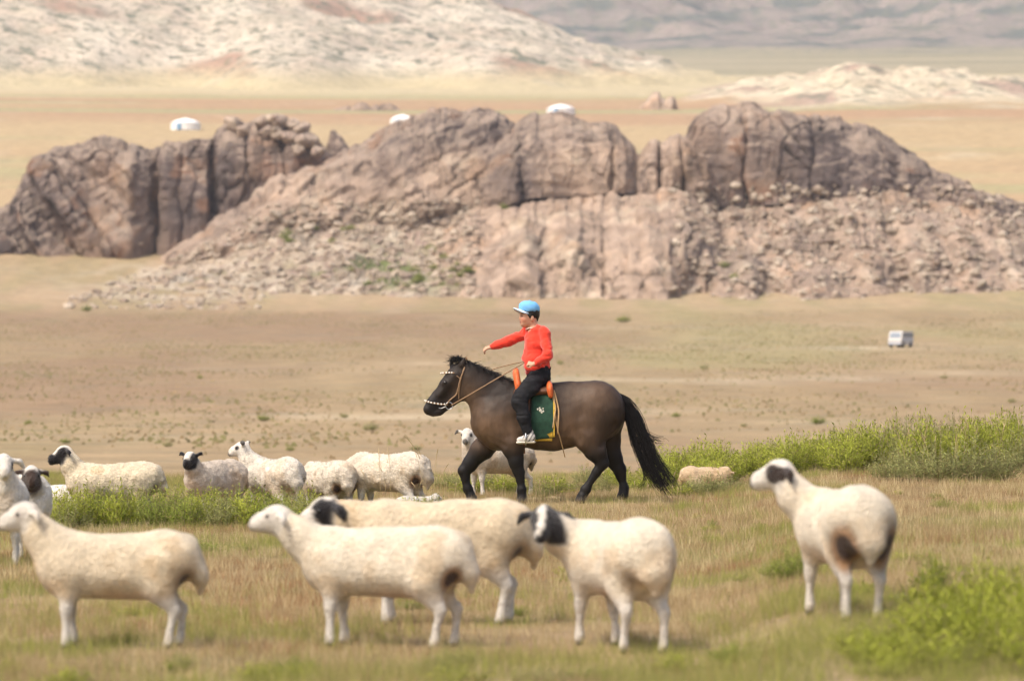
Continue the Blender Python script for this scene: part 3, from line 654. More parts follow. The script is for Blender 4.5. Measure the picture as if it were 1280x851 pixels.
# tall dry stalks
M_dry = material('dry_stalk', (.52, .40, .22), rough=.8, transl=.2)
def stalks(pxx, d, n, hmin, hmax, label, spread=.12):
    loc = on_ground(pxx, d); parts = []
    for q in range(n):
        b = np.array([random.uniform(-spread, spread), random.uniform(-.1, .1), 0]); h_ = random.uniform(hmin, hmax); l = random.uniform(-.35, .35) * h_
        P = spline([b, b + np.array([l * .25, 0, h_ * .5]), b + np.array([l * .6, random.uniform(-.1, .1), h_ * .85]), b + np.array([l, 0, h_])], 8)
        parts.append(tube(P, np.array([.0022, .002, .002, .0018, .0018, .0035, .0045, .001]), 4, False))
    an = np.linspace(0, 2 * np.pi, 9)[:-1]; rt = np.vstack([[[0, 0, .03]], np.stack([np.cos(an) * spread * 1.25, np.sin(an) * .13, 0 * an - .01], -1)]); parts.append((rt, np.array([[0, 1 + q, 1 + (q + 1) % 8, 1 + (q + 1) % 8] for q in range(8)])))
    o = obj('dry_grass_tussock', mesh_from('dry_grass_tussock', *join(parts)), M_dry); o.location = loc
    return tag(o, label, 'grass', 'tall dry grass stalks')
for (p, d, k, a, b) in ((488, 43.2, 4, .5, .85), (500, 43.4, 3, .6, .95), (530, 43.0, 4, .55, .95), (470, 43.5, 3, .3, .7), (535, 43.6, 3, .3, .55), (520, 43.2, 5, .2, .45)):
    stalks(p, d, k, a, b, 'tall thin dry straw stalks in front of the horse\'s muzzle')
for (p, d) in ((555, 45.4), (612, 45.8), (668, 45.9), (690, 46.2), (835, 46.5), (800, 47.0)):
    stalks(p, d, 7, .12, .32, 'short pale straw tussock around the horse\'s hooves', .2)
for q in range(14):
    stalks(random.uniform(1080, 1280), random.uniform(48.5, 51), 5, .45, .72, 'pale dry straw stalks rising from the shrub bank', .3)

for q in range(44):
    if q < 16: bx, by = random.uniform(530, 588), random.uniform(312, 352)
    elif q < 32: bx, by = random.uniform(400, 590), random.uniform(338, 360)
    elif q < 39: bx, by = random.uniform(350, 440), random.uniform(286, 306)
    else: bx, by = random.choice(((893, 322), (905, 334), (918, 348), (700, 300), (630, 262)))
    h = rock_hit(bx, by)
    if h is None: continue
    e = empty('green_shrub', h[0] - Vector((0, 0, .15)), random.uniform(0, 6)); s_ = random.uniform(.9, 1.9); e.scale = (s_, s_, s_ * .62)
    f_, st_ = random.choice(SHR[2]); obj('foliage', f_, M_leaf, e); obj('stems', st_, M_stem, e)
    tag(e, 'green shrub growing among stones ' + ('beside the pale pink rock face' if q < 32 else 'high on the scree slope under the ridge' if q < 39 else 'in a cleft of the pale rocks'), 'shrub', 'shrubs on the outcrop')
# ------------------------------------------------------------ horse (origin on the ground under the girth)
HD = 45.0; HS = HD / FPX; HX, HY = 655.0, 632.0
def hp(x, y, l=0.0): return np.array([(x - HX) * HS, l, (HY - y) * HS])     # photo row/column -> horse space, l = across (near side negative)
def R(r): return r * HS
hz0 = gz((HX - 640) * HS, HD)
h_loc = ((HX - 640) * HS, HD, hz0)
horse = empty('horse', h_loc)
tag(horse, 'dark brown horse with black mane and tail walking under its rider', 'horse')
hb = Body(.0118)
W6 = (1, .66, 1)
hb.cap(hp(626, 528), hp(690, 529), R(35), R(36.2), W6, .05)
hb.cap(hp(690, 530), hp(742, 519), R(36), R(38), (1, .68, 1), .06)
hb.cap(hp(640, 506), hp(712, 503), R(20), R(23), (1, .7, 1), .08)
hb.ball(hp(745, 515), R(34), (1, .74, 1), .06)
hb.cap(hp(611, 533), hp(624, 545), R(21), R(21), (1, .8, 1), .05)
hb.cap(hp(632, 500), hp(646, 502), R(16), R(16), (1, .5, 1), .06)
# neck and head
hb.cap(hp(619, 513), hp(587, 480), R(26.5), R(18), (1, .54, 1), .06)
hb.cap(hp(634, 490), hp(580, 464), R(11), R(10), (1, .55, 1), .05)
hb.cap(hp(574, 472), hp(543, 506), R(14.0), R(9.0), (1, .56, 1), .03)
hb.cap(hp(576, 478), hp(574, 492), R(14), R(12.5), (1, .42, 1), .03)
hb.cap(hp(572, 496), hp(552, 514), R(10), R(7.0), (1, .48, 1), .025)
hb.cap(hp(541, 508), hp(537, 514), R(9.2), R(8.2), (1, .68, 1), .02)
hb.cap(hp(549, 518), hp(541, 520), R(5.5), R(4.6), (1, .8, 1), .015)
for sgn in (-1, 1):
    hb.ball(hp(556, 482, sgn * .062), R(3.6), (1, .7, 1), .02)
    hb.ball(hp(533.5, 511, sgn * .055), R(1.9), (1, 1, 1.2), .012, sub=True)
    hb.cap(hp(569, 474, sgn * .06), hp(549, 497, sgn * .05), R(3), R(2), (1, .6, 1), .03)
hb.cap(hp(565.5, 461, .045), hp(562.3, 451, .052), R(4.0), R(1.0), (1, .6, 1), .012)
hb.cap(hp(577.5, 460, -.05), hp(580.5, 450, -.06), R(4.2), R(1.0), (1, .6, 1), .012)
hb.cap(hp(576.5, 458, -.066), hp(579.8, 451, -.07), R(1.6), R(.5), (1, .6, 1), .006, sub=True)
# legs
nf, ff, nh, fh = -.135, .125, -.13, .13
hb.cap(hp(622, 530, nf * .9), hp(640, 560, nf), R(22), R(14), (1, .55, 1), .06)
hb.chain([(hp(640, 558, nf), R(13.5)), (hp(645, 580, nf), R(9.2)), (hp(648, 592, nf), R(7.4))], (1, .75, 1), .03)
hb.chain([(hp(648, 592, nf), R(7.2)), (hp(650, 601, nf), R(5.4)), (hp(652, 614, nf), R(4.5))], (1, .8, 1), .02)
hb.chain([(hp(652, 615, nf), R(5.9)), (hp(652.5, 622, nf), R(5.3))], (1, .9, 1), .02)
hb.chain([(hp(652.5, 624, nf), R(5.8)), (hp(652, 629.5, nf), R(7.2))], (1, 1, .6), .012)
hb.chain([(hp(618, 548, ff), R(17)), (hp(602, 566, ff), R(13.5)), (hp(587, 583, ff), R(9.2)), (hp(580, 592, ff), R(7.8))], (1, .75, 1), .03)
hb.chain([(hp(580, 592, ff), R(7.4)), (hp(581.5, 601, ff), R(5.4)), (hp(584, 612, ff), R(4.6)), (hp(585, 615, ff), R(5.9)), (hp(588, 621, ff), R(5.4))], (1, .85, 1), .02)
hb.chain([(hp(588.5, 622, ff), R(6)), (hp(590, 626, ff), R(7))], (1, 1, .7), .012)
hb.cap(hp(748, 518, nh * .8), hp(736, 548, nh), R(30), R(20), (1, .55, 1), .06)
hb.chain([(hp(737, 548, nh), R(18)), (hp(744, 567, nh), R(12.5)), (hp(752, 581, nh), R(8.6))], (1, .7, 1), .04)
hb.chain([(hp(753, 582, nh), R(8.2)), (hp(746, 592, nh), R(5.7)), (hp(735, 609, nh), R(4.8)), (hp(732, 614, nh), R(6.0)), (hp(728, 621, nh), R(5.4))], (1, .8, 1), .02)
hb.chain([(hp(727.5, 622, nh), R(6)), (hp(726, 628, nh), R(7.2))], (1, 1, .75), .012)
hb.cap(hp(755, 522, fh * .8), hp(757, 550, fh), R(28), R(18), (1, .55, 1), .06)
hb.chain([(hp(757, 550, fh), R(17)), (hp(766, 575, fh), R(11)), (hp(774, 590, fh), R(8.4))], (1, .7, 1), .04)
hb.chain([(hp(775, 590, fh), R(8)), (hp(777, 600, fh), R(5.6)), (hp(780, 610, fh), R(4.9)), (hp(780.5, 613, fh), R(6.0)), (hp(780, 618, fh), R(5.6))], (1, .8, 1), .02)
hb.chain([(hp(780, 619, fh), R(6)), (hp(779, 623.5, fh), R(7.4))], (1, 1, .75), .012)
hb.cap(hp(722, 552), hp(716, 557), R(6), R(4), k=.03)
hb.cap(hp(764, 500), hp(776, 506), R(6.5), R(5), (1, .7, 1), .03)
for s_ in (-1, 1):      # hollows that set off shoulder, arm and flank
    hb.cap(hp(646, 508, s_ * .262), hp(650, 556, s_ * .275), .03, .03, (1, 1, 1), .055, sub=True)
    hb.ball(hp(722, 520, s_ * .285), .05, (1, 1, 1.2), .06, sub=True)
    hb.cap(hp(716, 540, s_ * .27), hp(722, 552, s_ * .25), .04, .04, (1, 1, 1), .05, sub=True)
    hb.cap(hp(768, 535, s_ * .20), hp(752, 560, s_ * .205), .03, .02, (1, 1, 1), .04, sub=True)
    hb.cap(hp(608, 552, s_ * .20), hp(630, 560, s_ * .225), .02, .02, (1, 1, 1), .04, sub=True)
    hb.cap(hp(565, 490, s_ * .088), hp(552, 503, s_ * .075), .012, .008, (1, 1, 1), .025, sub=True)
V, F = hb.build(disp=lambda P: .005 * fbm(P * 9, 2, 5)); V = relax(V, F, 2, .4)
def horse_colour(V):
    X = V[:, 0] / HS + HX; Y = HY - V[:, 2] / HS
    n = fbm(V * 3.5, 3, 501); brown = np.exp(-((X - 612) / 38) ** 2 - ((Y - 540) / 26) ** 2) + .9 * np.exp(-((X - 700) / 42) ** 2 - ((Y - 545) / 24) ** 2) + .7 * np.exp(-((X - 735) / 35) ** 2 - ((Y - 500) / 22) ** 2) + .5 * np.exp(-((X - 585) / 16) ** 2 - ((Y - 495) / 20) ** 2)
    c = mixc((.018, .0125, .0095), (.125, .076, .045), np.clip(brown * 1.05 + .3 * n * brown, 0, 1))
    muz = np.exp(-((X - 540) / 11) ** 2 - ((Y - 512) / 12) ** 2); c = mixc(c, (.017, .014, .014), np.clip(muz * 1.2, 0, 1)); c = mixc(c, (.10, .07, .06), np.clip(sstep(519, 525, Y) * sstep(556, 545, X), 0, 1) * .7)
    c = mixc(c, (.0085, .007, .0065), sstep(558, 580, Y)); c = mixc(c, (.045, .036, .03), sstep(622, 626, Y))
    return c
M_horse = material('horse_coat', None, rough=.55, spec=.24, nscale=10, namt=.25, bscale=45, bstr=.45, bdist=.008, stretch=(1, 1, .35))
hbody = obj('body', mesh_from('horse_body', V, F, horse_colour(V)), M_horse, horse)
HBVH = BVHTree.FromPolygons([tuple(v) for v in V.tolist()], F.tolist())
def skin(x, y, off=.006, far=False):
    """point on the horse's flank under photo column/row"""
    p = hp(x, y); s = 1 if far else -1
    h = HBVH.ray_cast(Vector((p[0], s * 1.0, p[2])), Vector((0, -s, 0)))
    return np.array(h[0]) + np.array([0, s * off, 0]) if h[0] is not None else np.array([p[0], s * .04, p[2]])
M_eye = material('eye', (.012, .010, .009), rough=.12, spec=.6)
def ball_mesh(name, r, seg=10, sx=1, sy=1, sz=1):
    th = np.linspace(0, np.pi, seg // 2 + 2); ph = np.linspace(0, 2 * np.pi, seg, endpoint=False)
    V = np.stack([np.outer(np.sin(th), np.cos(ph)) * r * sx, np.outer(np.sin(th), np.sin(ph)) * r * sy, np.outer(np.cos(th), np.ones(seg)) * r * sz], -1).reshape(-1, 3)
    i = np.arange(len(th) - 1)[:, None] * seg; j = np.arange(seg)[None]
    return mesh_from(name, V, np.stack([i + j, i + seg + j, i + seg + (j + 1) % seg, i + (j + 1) % seg], -1).reshape(-1, 4))
EYE_ME = ball_mesh('eye', .017)
for s in (False, True):
    o = obj('eye', EYE_ME, M_eye, horse); o.location = skin(556.5, 481.5, -.006, s)
M_hair = material('horse_hair', (.009, .0075, .007), rough=.55, spec=.3, nscale=30, namt=.3)
rs = np.random.default_rng(5)
def strands(guides, n, spread, r0, wav=.01, pts=12, tipspread=None):
    parts = []
    for q in range(n):
        g = guides[rs.integers(len(guides))]; G = spline(g, pts); t = np.linspace(0, 1, pts)[:, None]
        o0 = rs.normal(0, 1, 3) * spread; o1 = rs.normal(0, 1, 3) * (tipspread if tipspread is not None else spread * 2)
        ln = rs.uniform(.72, 1.04); G = spline(G, pts * 3)[:int(pts * 3 * min(ln, 1))][::3]; t = np.linspace(0, 1, len(G))[:, None]
        G = G + o0 * (1 - t) + o1 * t + wav * np.sin(t * rs.uniform(4, 9) + rs.uniform(0, 6)) * rs.normal(0, 1, 3) * t
        parts.append(tube(G, np.linspace(r0, r0 * .3, len(G)), 4, False))
    return join(parts)
tg = [[hp(764, 497), hp(778, 503), hp(790, 520), hp(800, 548), hp(812, 580), hp(826, 603), hp(836, 619)],
      [hp(766, 500), hp(780, 510), hp(787, 530), hp(796, 560), hp(810, 590), hp(824, 609), hp(834, 621)],
      [hp(766, 496), hp(784, 505), hp(797, 525), hp(808, 552), hp(820, 580), hp(834, 600), hp(842, 616)]]
Vt, Ft = strands(tg, 340, .020, .0044, .022, 14, .033)
w2 = [[hp(796, 535), hp(808, 545), hp(822, 552), hp(830, 558)], [hp(806, 560), hp(820, 578), hp(836, 592), hp(846, 600)], [hp(800, 575), hp(806, 600), hp(800, 610), hp(794, 606)], [hp(800, 540), hp(815, 553), hp(828, 553)]]
Vw, Fw = strands(w2, 60, .012, .0026, .01, 10, .03)
obj('tail', mesh_from('tail', *join([(Vt, Ft), (Vw, Fw)])), M_hair, horse)
parts = []
for q in range(620):
    t = rs.uniform(0, 1); b = hp(582 + 64 * t, 455.5 + 29 * t ** 1.05, rs.normal(0, .018)); far = rs.uniform() < .62
    L = rs.uniform(.05, .11) * (1.25 - .55 * t); sgn = 1 if far else -1
    tip = b + np.array([rs.normal(.03, .03), sgn * rs.uniform(.03, .09), rs.uniform(-.25, .2) * L + (.12 * L if rs.uniform() < .35 else -.45 * L)])
    parts.append(tube(spline([b - np.array([0, 0, .02]), b + np.array([rs.normal(0, .008), sgn * .012, .016]), tip], 5), np.linspace(.005, .0015, 5), 3, False))
for q in range(170):
    b = hp(574 + rs.normal(0, 3.5), 454.5 + rs.normal(0, 1), rs.normal(0, .02)); tip = b + np.array([rs.normal(-.05, .05), rs.normal(-.02, .03), rs.uniform(-.06, .07)])
    parts.append(tube(spline([b, b + np.array([rs.normal(-.012, .012), 0, .025]), tip], 5), np.linspace(.005, .0015, 5), 3, False))
obj('mane', mesh_from('mane', *join(parts)), M_hair, horse)

# ------------------------------------------------------------ bridle and reins
bridle = empty('bridle', h_loc); tag(bridle, 'brown leather bridle with white studs, metal bit ring and long reins', 'bridle')
M_leather = material('bridle_leather', (.27, .17, .095), rough=.6, nscale=40, namt=.2)
M_stud = material('white_stud', (.78, .75, .68), rough=.4); M_steel = material('bit_steel', (.55, .55, .56), rough=.3, metallic=1.0)
def strap(name, pts, r=.0085, parent=bridle, mat=M_leather, n=None):
    return obj(name, mesh_from(name, *tube(spline(pts, n or 6 * len(pts)), r, 6)), mat, parent)
STUD = ball_mesh('stud', .0105, 8)
def across(x, y, s, off=.006): return skin(x, y, off, s)
nb = [across(560, 509, False), across(549, 508.5, False), across(538, 506.5, False), hp(531.2, 504.5), across(538, 506.5, True), across(549, 508.5, True), across(560, 509, True)]
strap('noseband', nb); brow = [across(568, 469.5, False), across(560, 469.5, False), hp(551.5, 470), across(560, 469.5, True), across(568, 469.5, True)]
strap('browband', brow)
for line, m in ((nb, 17), (brow, 11)):
    for p in spline(line, m)[1:m // 2 + 2]:
        o = obj('stud', STUD, M_stud, bridle); o.location = p + np.array([0, -.006, .002])
for s in (False, True):
    strap('cheek_strap', [across(583, 455, s, .01), across(579, 468, s), across(575, 480, s), across(572.5, 490, s), across(570, 497, s), across(563, 503, s), across(559.5, 507.5, s)])
    strap('throat_strap', [across(571, 473, s), across(575.5, 478, s), across(574, 490, s), across(573.5, 503, s)], .006)
    c = across(561.5, 510.5, s, .014); an = np.linspace(0, 2 * np.pi, 17)
    strap('bit_ring', [c + np.array([math.cos(a) * R(4.4), 0, math.sin(a) * R(4.4)]) for a in an], .0055, mat=M_steel, n=33)
    strap('bit_shank', [c + np.array([-R(4), 0, -R(1)]), across(552, 513.5, s, .004), across(548.5, 513.2, s, .0)], .005, mat=M_steel)
strap('poll_strap', [across(583, 455, False, .01), hp(583.5, 450.5, -.05), hp(582, 450.5, .05), across(583, 455, True, .01)])
HAND = hp(655.5, 456.5, -.215)
strap('rein', [across(564, 510, False, .02), across(590, 495, False, .03), hp(622, 476, -.19), HAND + np.array([.0, 0, 0])], .0068)
strap('rein', [across(564, 510, True, .02), across(596, 478, True, .03), hp(612, 467, .10), hp(632, 460.5, .0), HAND + np.array([-.01, .02, .01])], .006)

# ------------------------------------------------------------ saddle and cloth
saddle = empty('saddle', h_loc); tag(saddle, 'orange wooden saddle with green patterned cloth flap and hanging leather straps', 'saddle')
M_orange = material('painted_wood', (.62, .13, .035), rough=.42, nscale=18, namt=.25, bscale=40, bstr=.2, bdist=.003)
M_green = material('green_cloth', (.012, .046, .026), rough=.85, nscale=26, namt=.3, sheen=.2); M_yellow = material('yellow_trim', (.52, .33, .04), rough=.7, nscale=30, namt=.25)
M_brown = material('saddle_leather', (.13, .055, .028), rough=.5, nscale=22, namt=.3); M_pale = material('pale_thread', (.62, .60, .50), rough=.8); M_tan = material('rawhide_strap', (.42, .27, .13), rough=.65, nscale=25, namt=.25)
def arch(name, x0, y0, xt, yt, ybase, half, th, mat, flare=1.0, rx=4.5):
    """curved board standing across the horse's back"""
    b = Body(.011); n = 10
    for q in range(n):
        def pt(t):
            a = math.pi * t; l = -math.cos(a) * half * (1 + .12 * math.sin(a)); hh = math.sin(a) ** .6
            return np.array([(x0 + (xt - x0) * hh - HX) * HS, l, (HY - (ybase + (yt - ybase) * hh)) * HS])
        b.cap(pt(q / n), pt((q + 1) / n), R(rx), R(rx), (.75, 1, 1.25), .015)
    V, F = b.build(); return obj(name, mesh_from(name, relax(V, F, 1), F), mat, saddle)
arch('pommel', 650, 0, 645.0, 470, 499, .19, .05, M_orange, rx=5.2)
arch('cantle', 688, 0, 686.5, 485, 495, .21, .05, M_orange, rx=4.8)
sb_ = Body(.013)
for sgn in (-1, 1):
    sb_.cap(hp(648, 494, sgn * .11), hp(686, 492, sgn * .12), R(6.5), R(6.5), (1, 1.5, .8), .04)
sb_.cap(hp(650, 489, 0), hp(685, 488, 0), R(6), R(6), (1, 1.7, .55), .04)
V, F = sb_.build(); obj('seat', mesh_from('seat', V, F), M_brown, saddle)
def flap(name, poly_fn, nx, ny, off, mat, far, th=.01):
    P = np.array([[skin(*poly_fn(i / nx, j / ny), off, far) for j in range(ny + 1)] for i in range(nx + 1)])
    s = 1 if far else -1
    # let the cloth hang straight where the flank curves in under the barrel
    for i in range(nx + 1):
        for j in range(1, ny + 1): P[i, j, 1] = s * max(s * P[i, j, 1], s * P[i, j - 1, 1] - .004)
    Q = P + np.array([0, s * th, 0]); V = np.vstack([P.reshape(-1, 3), Q.reshape(-1, 3)]); m = ny + 1; o = (nx + 1) * m; F = []
    for i in range(nx):
        for j in range(ny):
            a, b, c, d = i * m + j, (i + 1) * m + j, (i + 1) * m + j + 1, i * m + j + 1
            F += [[a, b, c, d], [o + d, o + c, o + b, o + a]]
    for i in range(nx):
        for j in (0, ny): a, b = i * m + j, (i + 1) * m + j; F.append([a, b, o + b, o + a])
    for j in range(ny):
        for i in (0, nx): a, b = i * m + j, i * m + j + 1; F.append([a, b, o + b, o + a])
    return obj(name, mesh_from(name, V, np.array(F)), mat, saddle), P
for far in (False, True):
    f_, P_ = flap('saddle_cloth', lambda a, b: (664.5 + 28 * a - 1.0 * b * (1 - a), 494 + 59 * b - 3 * b * a), 10, 20, .012, M_green, far)
    t_, _ = flap('cloth_trim', lambda a, b: (666 + 24 * a, 549 + 5 * b), 8, 3, .026, M_yellow, far, .006)
    t_, _ = flap('cloth_trim', lambda a, b: (676 + 14.5 * a, 549 - 7 * a + (7 * a + .5) * b), 8, 3, .027, M_yellow, far, .005)
    flap('cloth_edge', lambda a, b: (691.3 + 1.8 * a, 495 + 54 * b), 1, 16, .025, M_yellow, far, .005)
    for k_, (dx, dy, rr) in enumerate(((0, 0, 1.9), (-3.4, -1.5, 1.3), (3.4, 1, 1.3), (-1, -3, 1.2), (1.5, 2.6, 1.2), (3.2, -2.4, 1.0))):
        o = obj('flower_motif', ball_mesh('flower_motif', R(rr), 8, 1, .35, 1), M_pale, saddle); o.location = skin(675.5 + dx, 516 + dy, .026, far)
for k_, (xa, xb, xc, ya, yc) in enumerate(((689, 694, 691, 487, 538), (692, 698, 697, 487, 545), (691, 695, 706, 489, 574))):
    strap('strap', [skin(xa, ya + 4, .03), skin((xa + xb) / 2, ya + 14, .03), skin(xb, (ya + yc) / 2, .02), skin((xb + xc) / 2, (ya + 3 * yc) / 4, .03), skin(xc, min(yc, 562), .028) + np.array([0, 0, -(max(yc, 562) - 562) * HS])], .009 if k_ < 2 else .006, saddle, M_tan)
strap('girth', [skin(657, 500, .012), skin(656, 530, .014), skin(655, 555, .012), hp(655, 569.5, 0), skin(655, 555, .012, True), skin(657, 500, .012, True)], .013, saddle, M_brown, n=50)
STX, STY = 657, 556
for far in (False, True):
    s = 1 if far else -1; y0 = skin(657, 520, .05, far)[1]
    strap('stirrup_leather', [skin(662, 496, .03, far), np.array([hp(660, 520)[0], y0, hp(660, 520)[2]]), np.array([hp(658, 543)[0], s * .305, hp(658, 543)[2]])], .010, saddle, M_brown)
    an = np.linspace(0, 2 * np.pi, 15); c = np.array([hp(657, 551)[0], s * .305, hp(657, 550.5)[2]])
    strap('stirrup', [c + np.array([0, math.cos(a) * .055, math.sin(a) * .068]) for a in an], .008, saddle, M_steel, n=30)
# ------------------------------------------------------------ rider
boy = empty('person', h_loc); tag(boy, 'person in red sweater, black trousers and blue cap riding with outstretched arm', 'person')
M_skin = material('skin', None, rough=.55, spec=.3, nscale=20, namt=.06)
M_red = material('red_knit', (.70, .050, .028), rough=.9, spec=.1, sheen=.35, nscale=9, namt=.10, bscale=90, bstr=.35, bdist=.006)
M_black = material('black_trousers', (.013, .013, .015), rough=.8, spec=.2, nscale=14, namt=.3, bscale=14, bstr=.4, bdist=.02)
M_blue = material('blue_cap', (.165, .42, .72), rough=.8, spec=.2, nscale=30, namt=.06, bscale=80, bstr=.2, bdist=.003)
# body: head, neck, trunk, arms and hands as one surface
b = Body(.0064)
cx, cy = 660.5, 397.0
fc = np.array([-.955, -.295, 0.0]); fl = np.array([-.295, .955, 0.0])      # face direction (turned a little to the camera) and the boy's right
rotH = np.stack([fc, fl, np.array([0, 0, 1.])], 1)
C0 = hp(cx, cy)
def hd(f, l, u): return C0 + fc * f + fl * l + np.array([0, 0, u])
b.ball(hd(-.014, 0, .016), .100, (1.03, .82, 1.0), .03, rot=rotH)
b.ball(hd(.030, 0, -.050), .073, (.88, .84, 1.05), .04, rot=rotH)
b.ball(hd(.062, 0, -.108), .026, (1, 1.1, .9), .035)
b.ball(hd(.010, 0, -.090), .045, (1, 1.15, .8), .035, rot=rotH)
for s in (-1, 1):
    b.ball(hd(.058, s * .037, -.050), .030, (.9, .9, .9), .025)            # cheeks
    b.ball(hd(-.020, s * .081, -.042), .026, (.7, .35, 1.15), .008, rot=rotH)   # ears
    b.ball(hd(.089, s * .031, -.016), .0105, (1, 1.3, .8), .012, sub=True)
    b.ball(hd(.085, s * .033, .004), .011, (1, 1.8, .55), .014)
b.cap(hd(.086, 0, -.010), hd(.100, 0, -.044), .0075, .0115, k=.014)
for s in (-1, 1): b.ball(hd(.092, s * .010, -.047), .007, k=.006)
b.ball(hd(.087, 0, -.072), .0105, (1, 1.7, .6), .008); b.ball(hd(.082, 0, -.087), .0110, (1, 1.5, .6), .008)
b.cap(hd(.098, -.014, -.0795), hd(.098, .014, -.0795), .0035, .0035, (1, 1, .8), .004, sub=True)
b.cap(hp(665, 404), hp(669, 417), .050, .056, k=.03)
b.chain([(hp(669, 421), .085), (hp(669.5, 438), .088), (hp(671, 462), .09)], (1, 1, 1), .04)
NS, NE, NW = hp(681.5, 421.5, -.105), hp(684.5, 447.5, -.185), hp(667.5, 458.5, -.225)
FS, FE, FW = hp(657, 421, .105), hp(634, 430, .175), hp(614.5, 437, .165)
b.chain([(NS, .050), (NE, .040), (NW, .026)], k=.02); b.chain([(FS, .050), (FE, .038), (FW, .025)], k=.02)
for s in (-1, 1): b.chain([(hp(674, 472, s * .08), .08), (hp(650, 501, s * .262), .05), (hp(659, 542, s * .29), .034)], k=.03)
def hand(w0, d, up, fingers_curl, size=1.0, thumb_side=1):
    """palm, four fingers of unequal length and a thumb; d = pointing direction, up = back of the hand"""
    d = d / np.linalg.norm(d); up = up - d * (up @ d); up /= np.linalg.norm(up); sd_ = np.cross(d, up)
    pc = w0 + d * .045 * size
    for k_ in range(4):
        o = (k_ - 1.5) * .0165 * size
        b.cap(w0 + sd_ * o * .5 + d * .012, w0 + d * .066 * size + sd_ * o, .0135, .0105, k=.008)
        L = (.030, .035, .032, .025)[k_] * size; p0 = w0 + d * .068 * size + sd_ * o; a = 0
        for j, f_ in enumerate((1.0, .8, .65)):
            a += fingers_curl[j] * (1 + .08 * k_); v = d * math.cos(a) - up * math.sin(a); p1 = p0 + v * L * f_
            b.cap(p0, p1, .0088 - .0008 * j, .0082 - .0010 * j, k=.003); p0 = p1
    t0 = w0 + d * .020 * size + sd_ * thumb_side * .022 * size; t1 = t0 + (d * .6 + sd_ * thumb_side * .55 - up * .45) * .034 * size; t2 = t1 + (d * .85 - up * .5 - sd_ * thumb_side * .1) * .030 * size
    b.cap(t0, t1, .0120, .0098, k=.008); b.cap(t1, t2, .0095, .0075, k=.003)
hand(NW, np.array([-.92, .10, .12]), np.array([.15, -.75, .65]), (1.05, 1.35, 1.0), .95, -1)
hand(FW, np.array([-.93, -.10, -.22]), np.array([-.1, -.45, .9]), (.55, .75, .5), .95, 1)
V, F = b.build(); V = relax(V, F, 1, .35)
q = V - C0; f_ = q @ fc; l_ = q @ fl; u_ = q[:, 2]
sk = np.tile(np.array((.52, .285, .185)), (len(V), 1))
headm = (np.abs(u_) < .15) & (np.hypot(f_, l_) < .15)
chk = np.exp(-((f_ - .075) / .03) ** 2 - ((np.abs(l_) - .045) / .024) ** 2 - ((u_ + .052) / .024) ** 2) * headm; sk = mixc(sk, (.60, .20, .14), np.clip(chk, 0, 1) * .75)
lip = np.exp(-((f_ - .095) / .018) ** 2 - (l_ / .024) ** 2 - ((u_ + .080) / .011) ** 2) * headm; sk = mixc(sk, (.38, .105, .085), np.clip(lip * 1.2, 0, 1))
brow_ = np.exp(-((np.abs(l_) - .036) / .020) ** 2 - ((u_ - .010) / .0055) ** 2) * (f_ > .05) * headm; sk = mixc(sk, (.03, .02, .018), np.clip(brow_ * 1.3, 0, 1))
eyel = np.exp(-((np.abs(l_) - .032) / .015) ** 2 - ((u_ + .016) / .0050) ** 2) * (f_ > .05) * headm; sk = mixc(sk, (.02, .014, .012), np.clip(eyel * 1.5, 0, 1))
mth = np.exp(-((f_ - .094) / .014) ** 2 - (l_ / .013) ** 2 - ((u_ + .0795) / .0045) ** 2) * headm; sk = mixc(sk, (.06, .015, .012), np.clip(mth * 1.3, 0, 1))
obj('body', mesh_from('person_body', V, F, sk), M_skin, boy)
# hair
b = Body(.007)
b.ball(hd(-.020, 0, .026), .1045, (1.03, .85, 1.02), .02, rot=rotH); b.cap(hd(-.075, 0, -.015), hd(-.070, 0, -.055), .050, .040, (1, 1.2, 1), .02)
for s in (-1, 1): b.cap(hd(.012, s * .076, -.002), hd(.010, s * .078, -.030), .016, .010, (1.2, .7, 1), .012)
b.ball(hd(.080, 0, -.050), .096, (1, 1, 1), .012, sub=True)
V, F = b.build(disp=lambda P: .0025 * fbm(P * np.array([120, 120, 40]), 2, 9))
M_bhair = material('black_hair', (.012, .010, .009), rough=.5, spec=.4, bscale=120, bstr=.5, bdist=.004)
obj('hair', mesh_from('hair', V, F), M_bhair, boy)
# cap: crown, brim, button
cap_ = empty('cap', (0, 0, 0), 0, boy)
b = Body(.006)
b.ball(hd(-.014, 0, .066), .107, (1.06, .90, .84), .02, rot=rotH); b.ball(hd(.040, 0, .105), .050, (1, 1.1, .8), .05); b.ball(hd(.055, 0, -.075), .12, (1.5, 1.3, .98), .008, sub=True)
b.ball(hd(-.016, 0, .050), .100, (1.05, .88, 1.0), .004, sub=True, rot=rotH)
V, F = b.build(disp=lambda P: .003 * fbm(P * 14, 2, 19)); obj('crown', mesh_from('crown', relax(V, F, 1), F), M_blue, cap_)
def brim_mesh(off, inset=0.0):
    n, m = 21, 6; G = []
    for i in range(n):
        a = -1.22 + 2.44 * i / (n - 1)
        for j in range(m):
            t = j / (m - 1); r0 = np.array([math.cos(a) * .098, math.sin(a) * .087]); r1 = np.array([math.cos(a) * .110 + .078 * math.cos(a * .9) ** .8 * (1 - inset), math.sin(a) * .098 * (1 - inset)])
            r = r0 * (1 - t) + r1 * t; G.append(hd(r[0] - .012, r[1], .058 + .016 * t - .052 * (r[1] / .09) ** 2 + off))
    return np.array(G), n, m
G, n_, m_ = brim_mesh(.005); G2, _, _ = brim_mesh(-.005); o_ = len(G); F = []
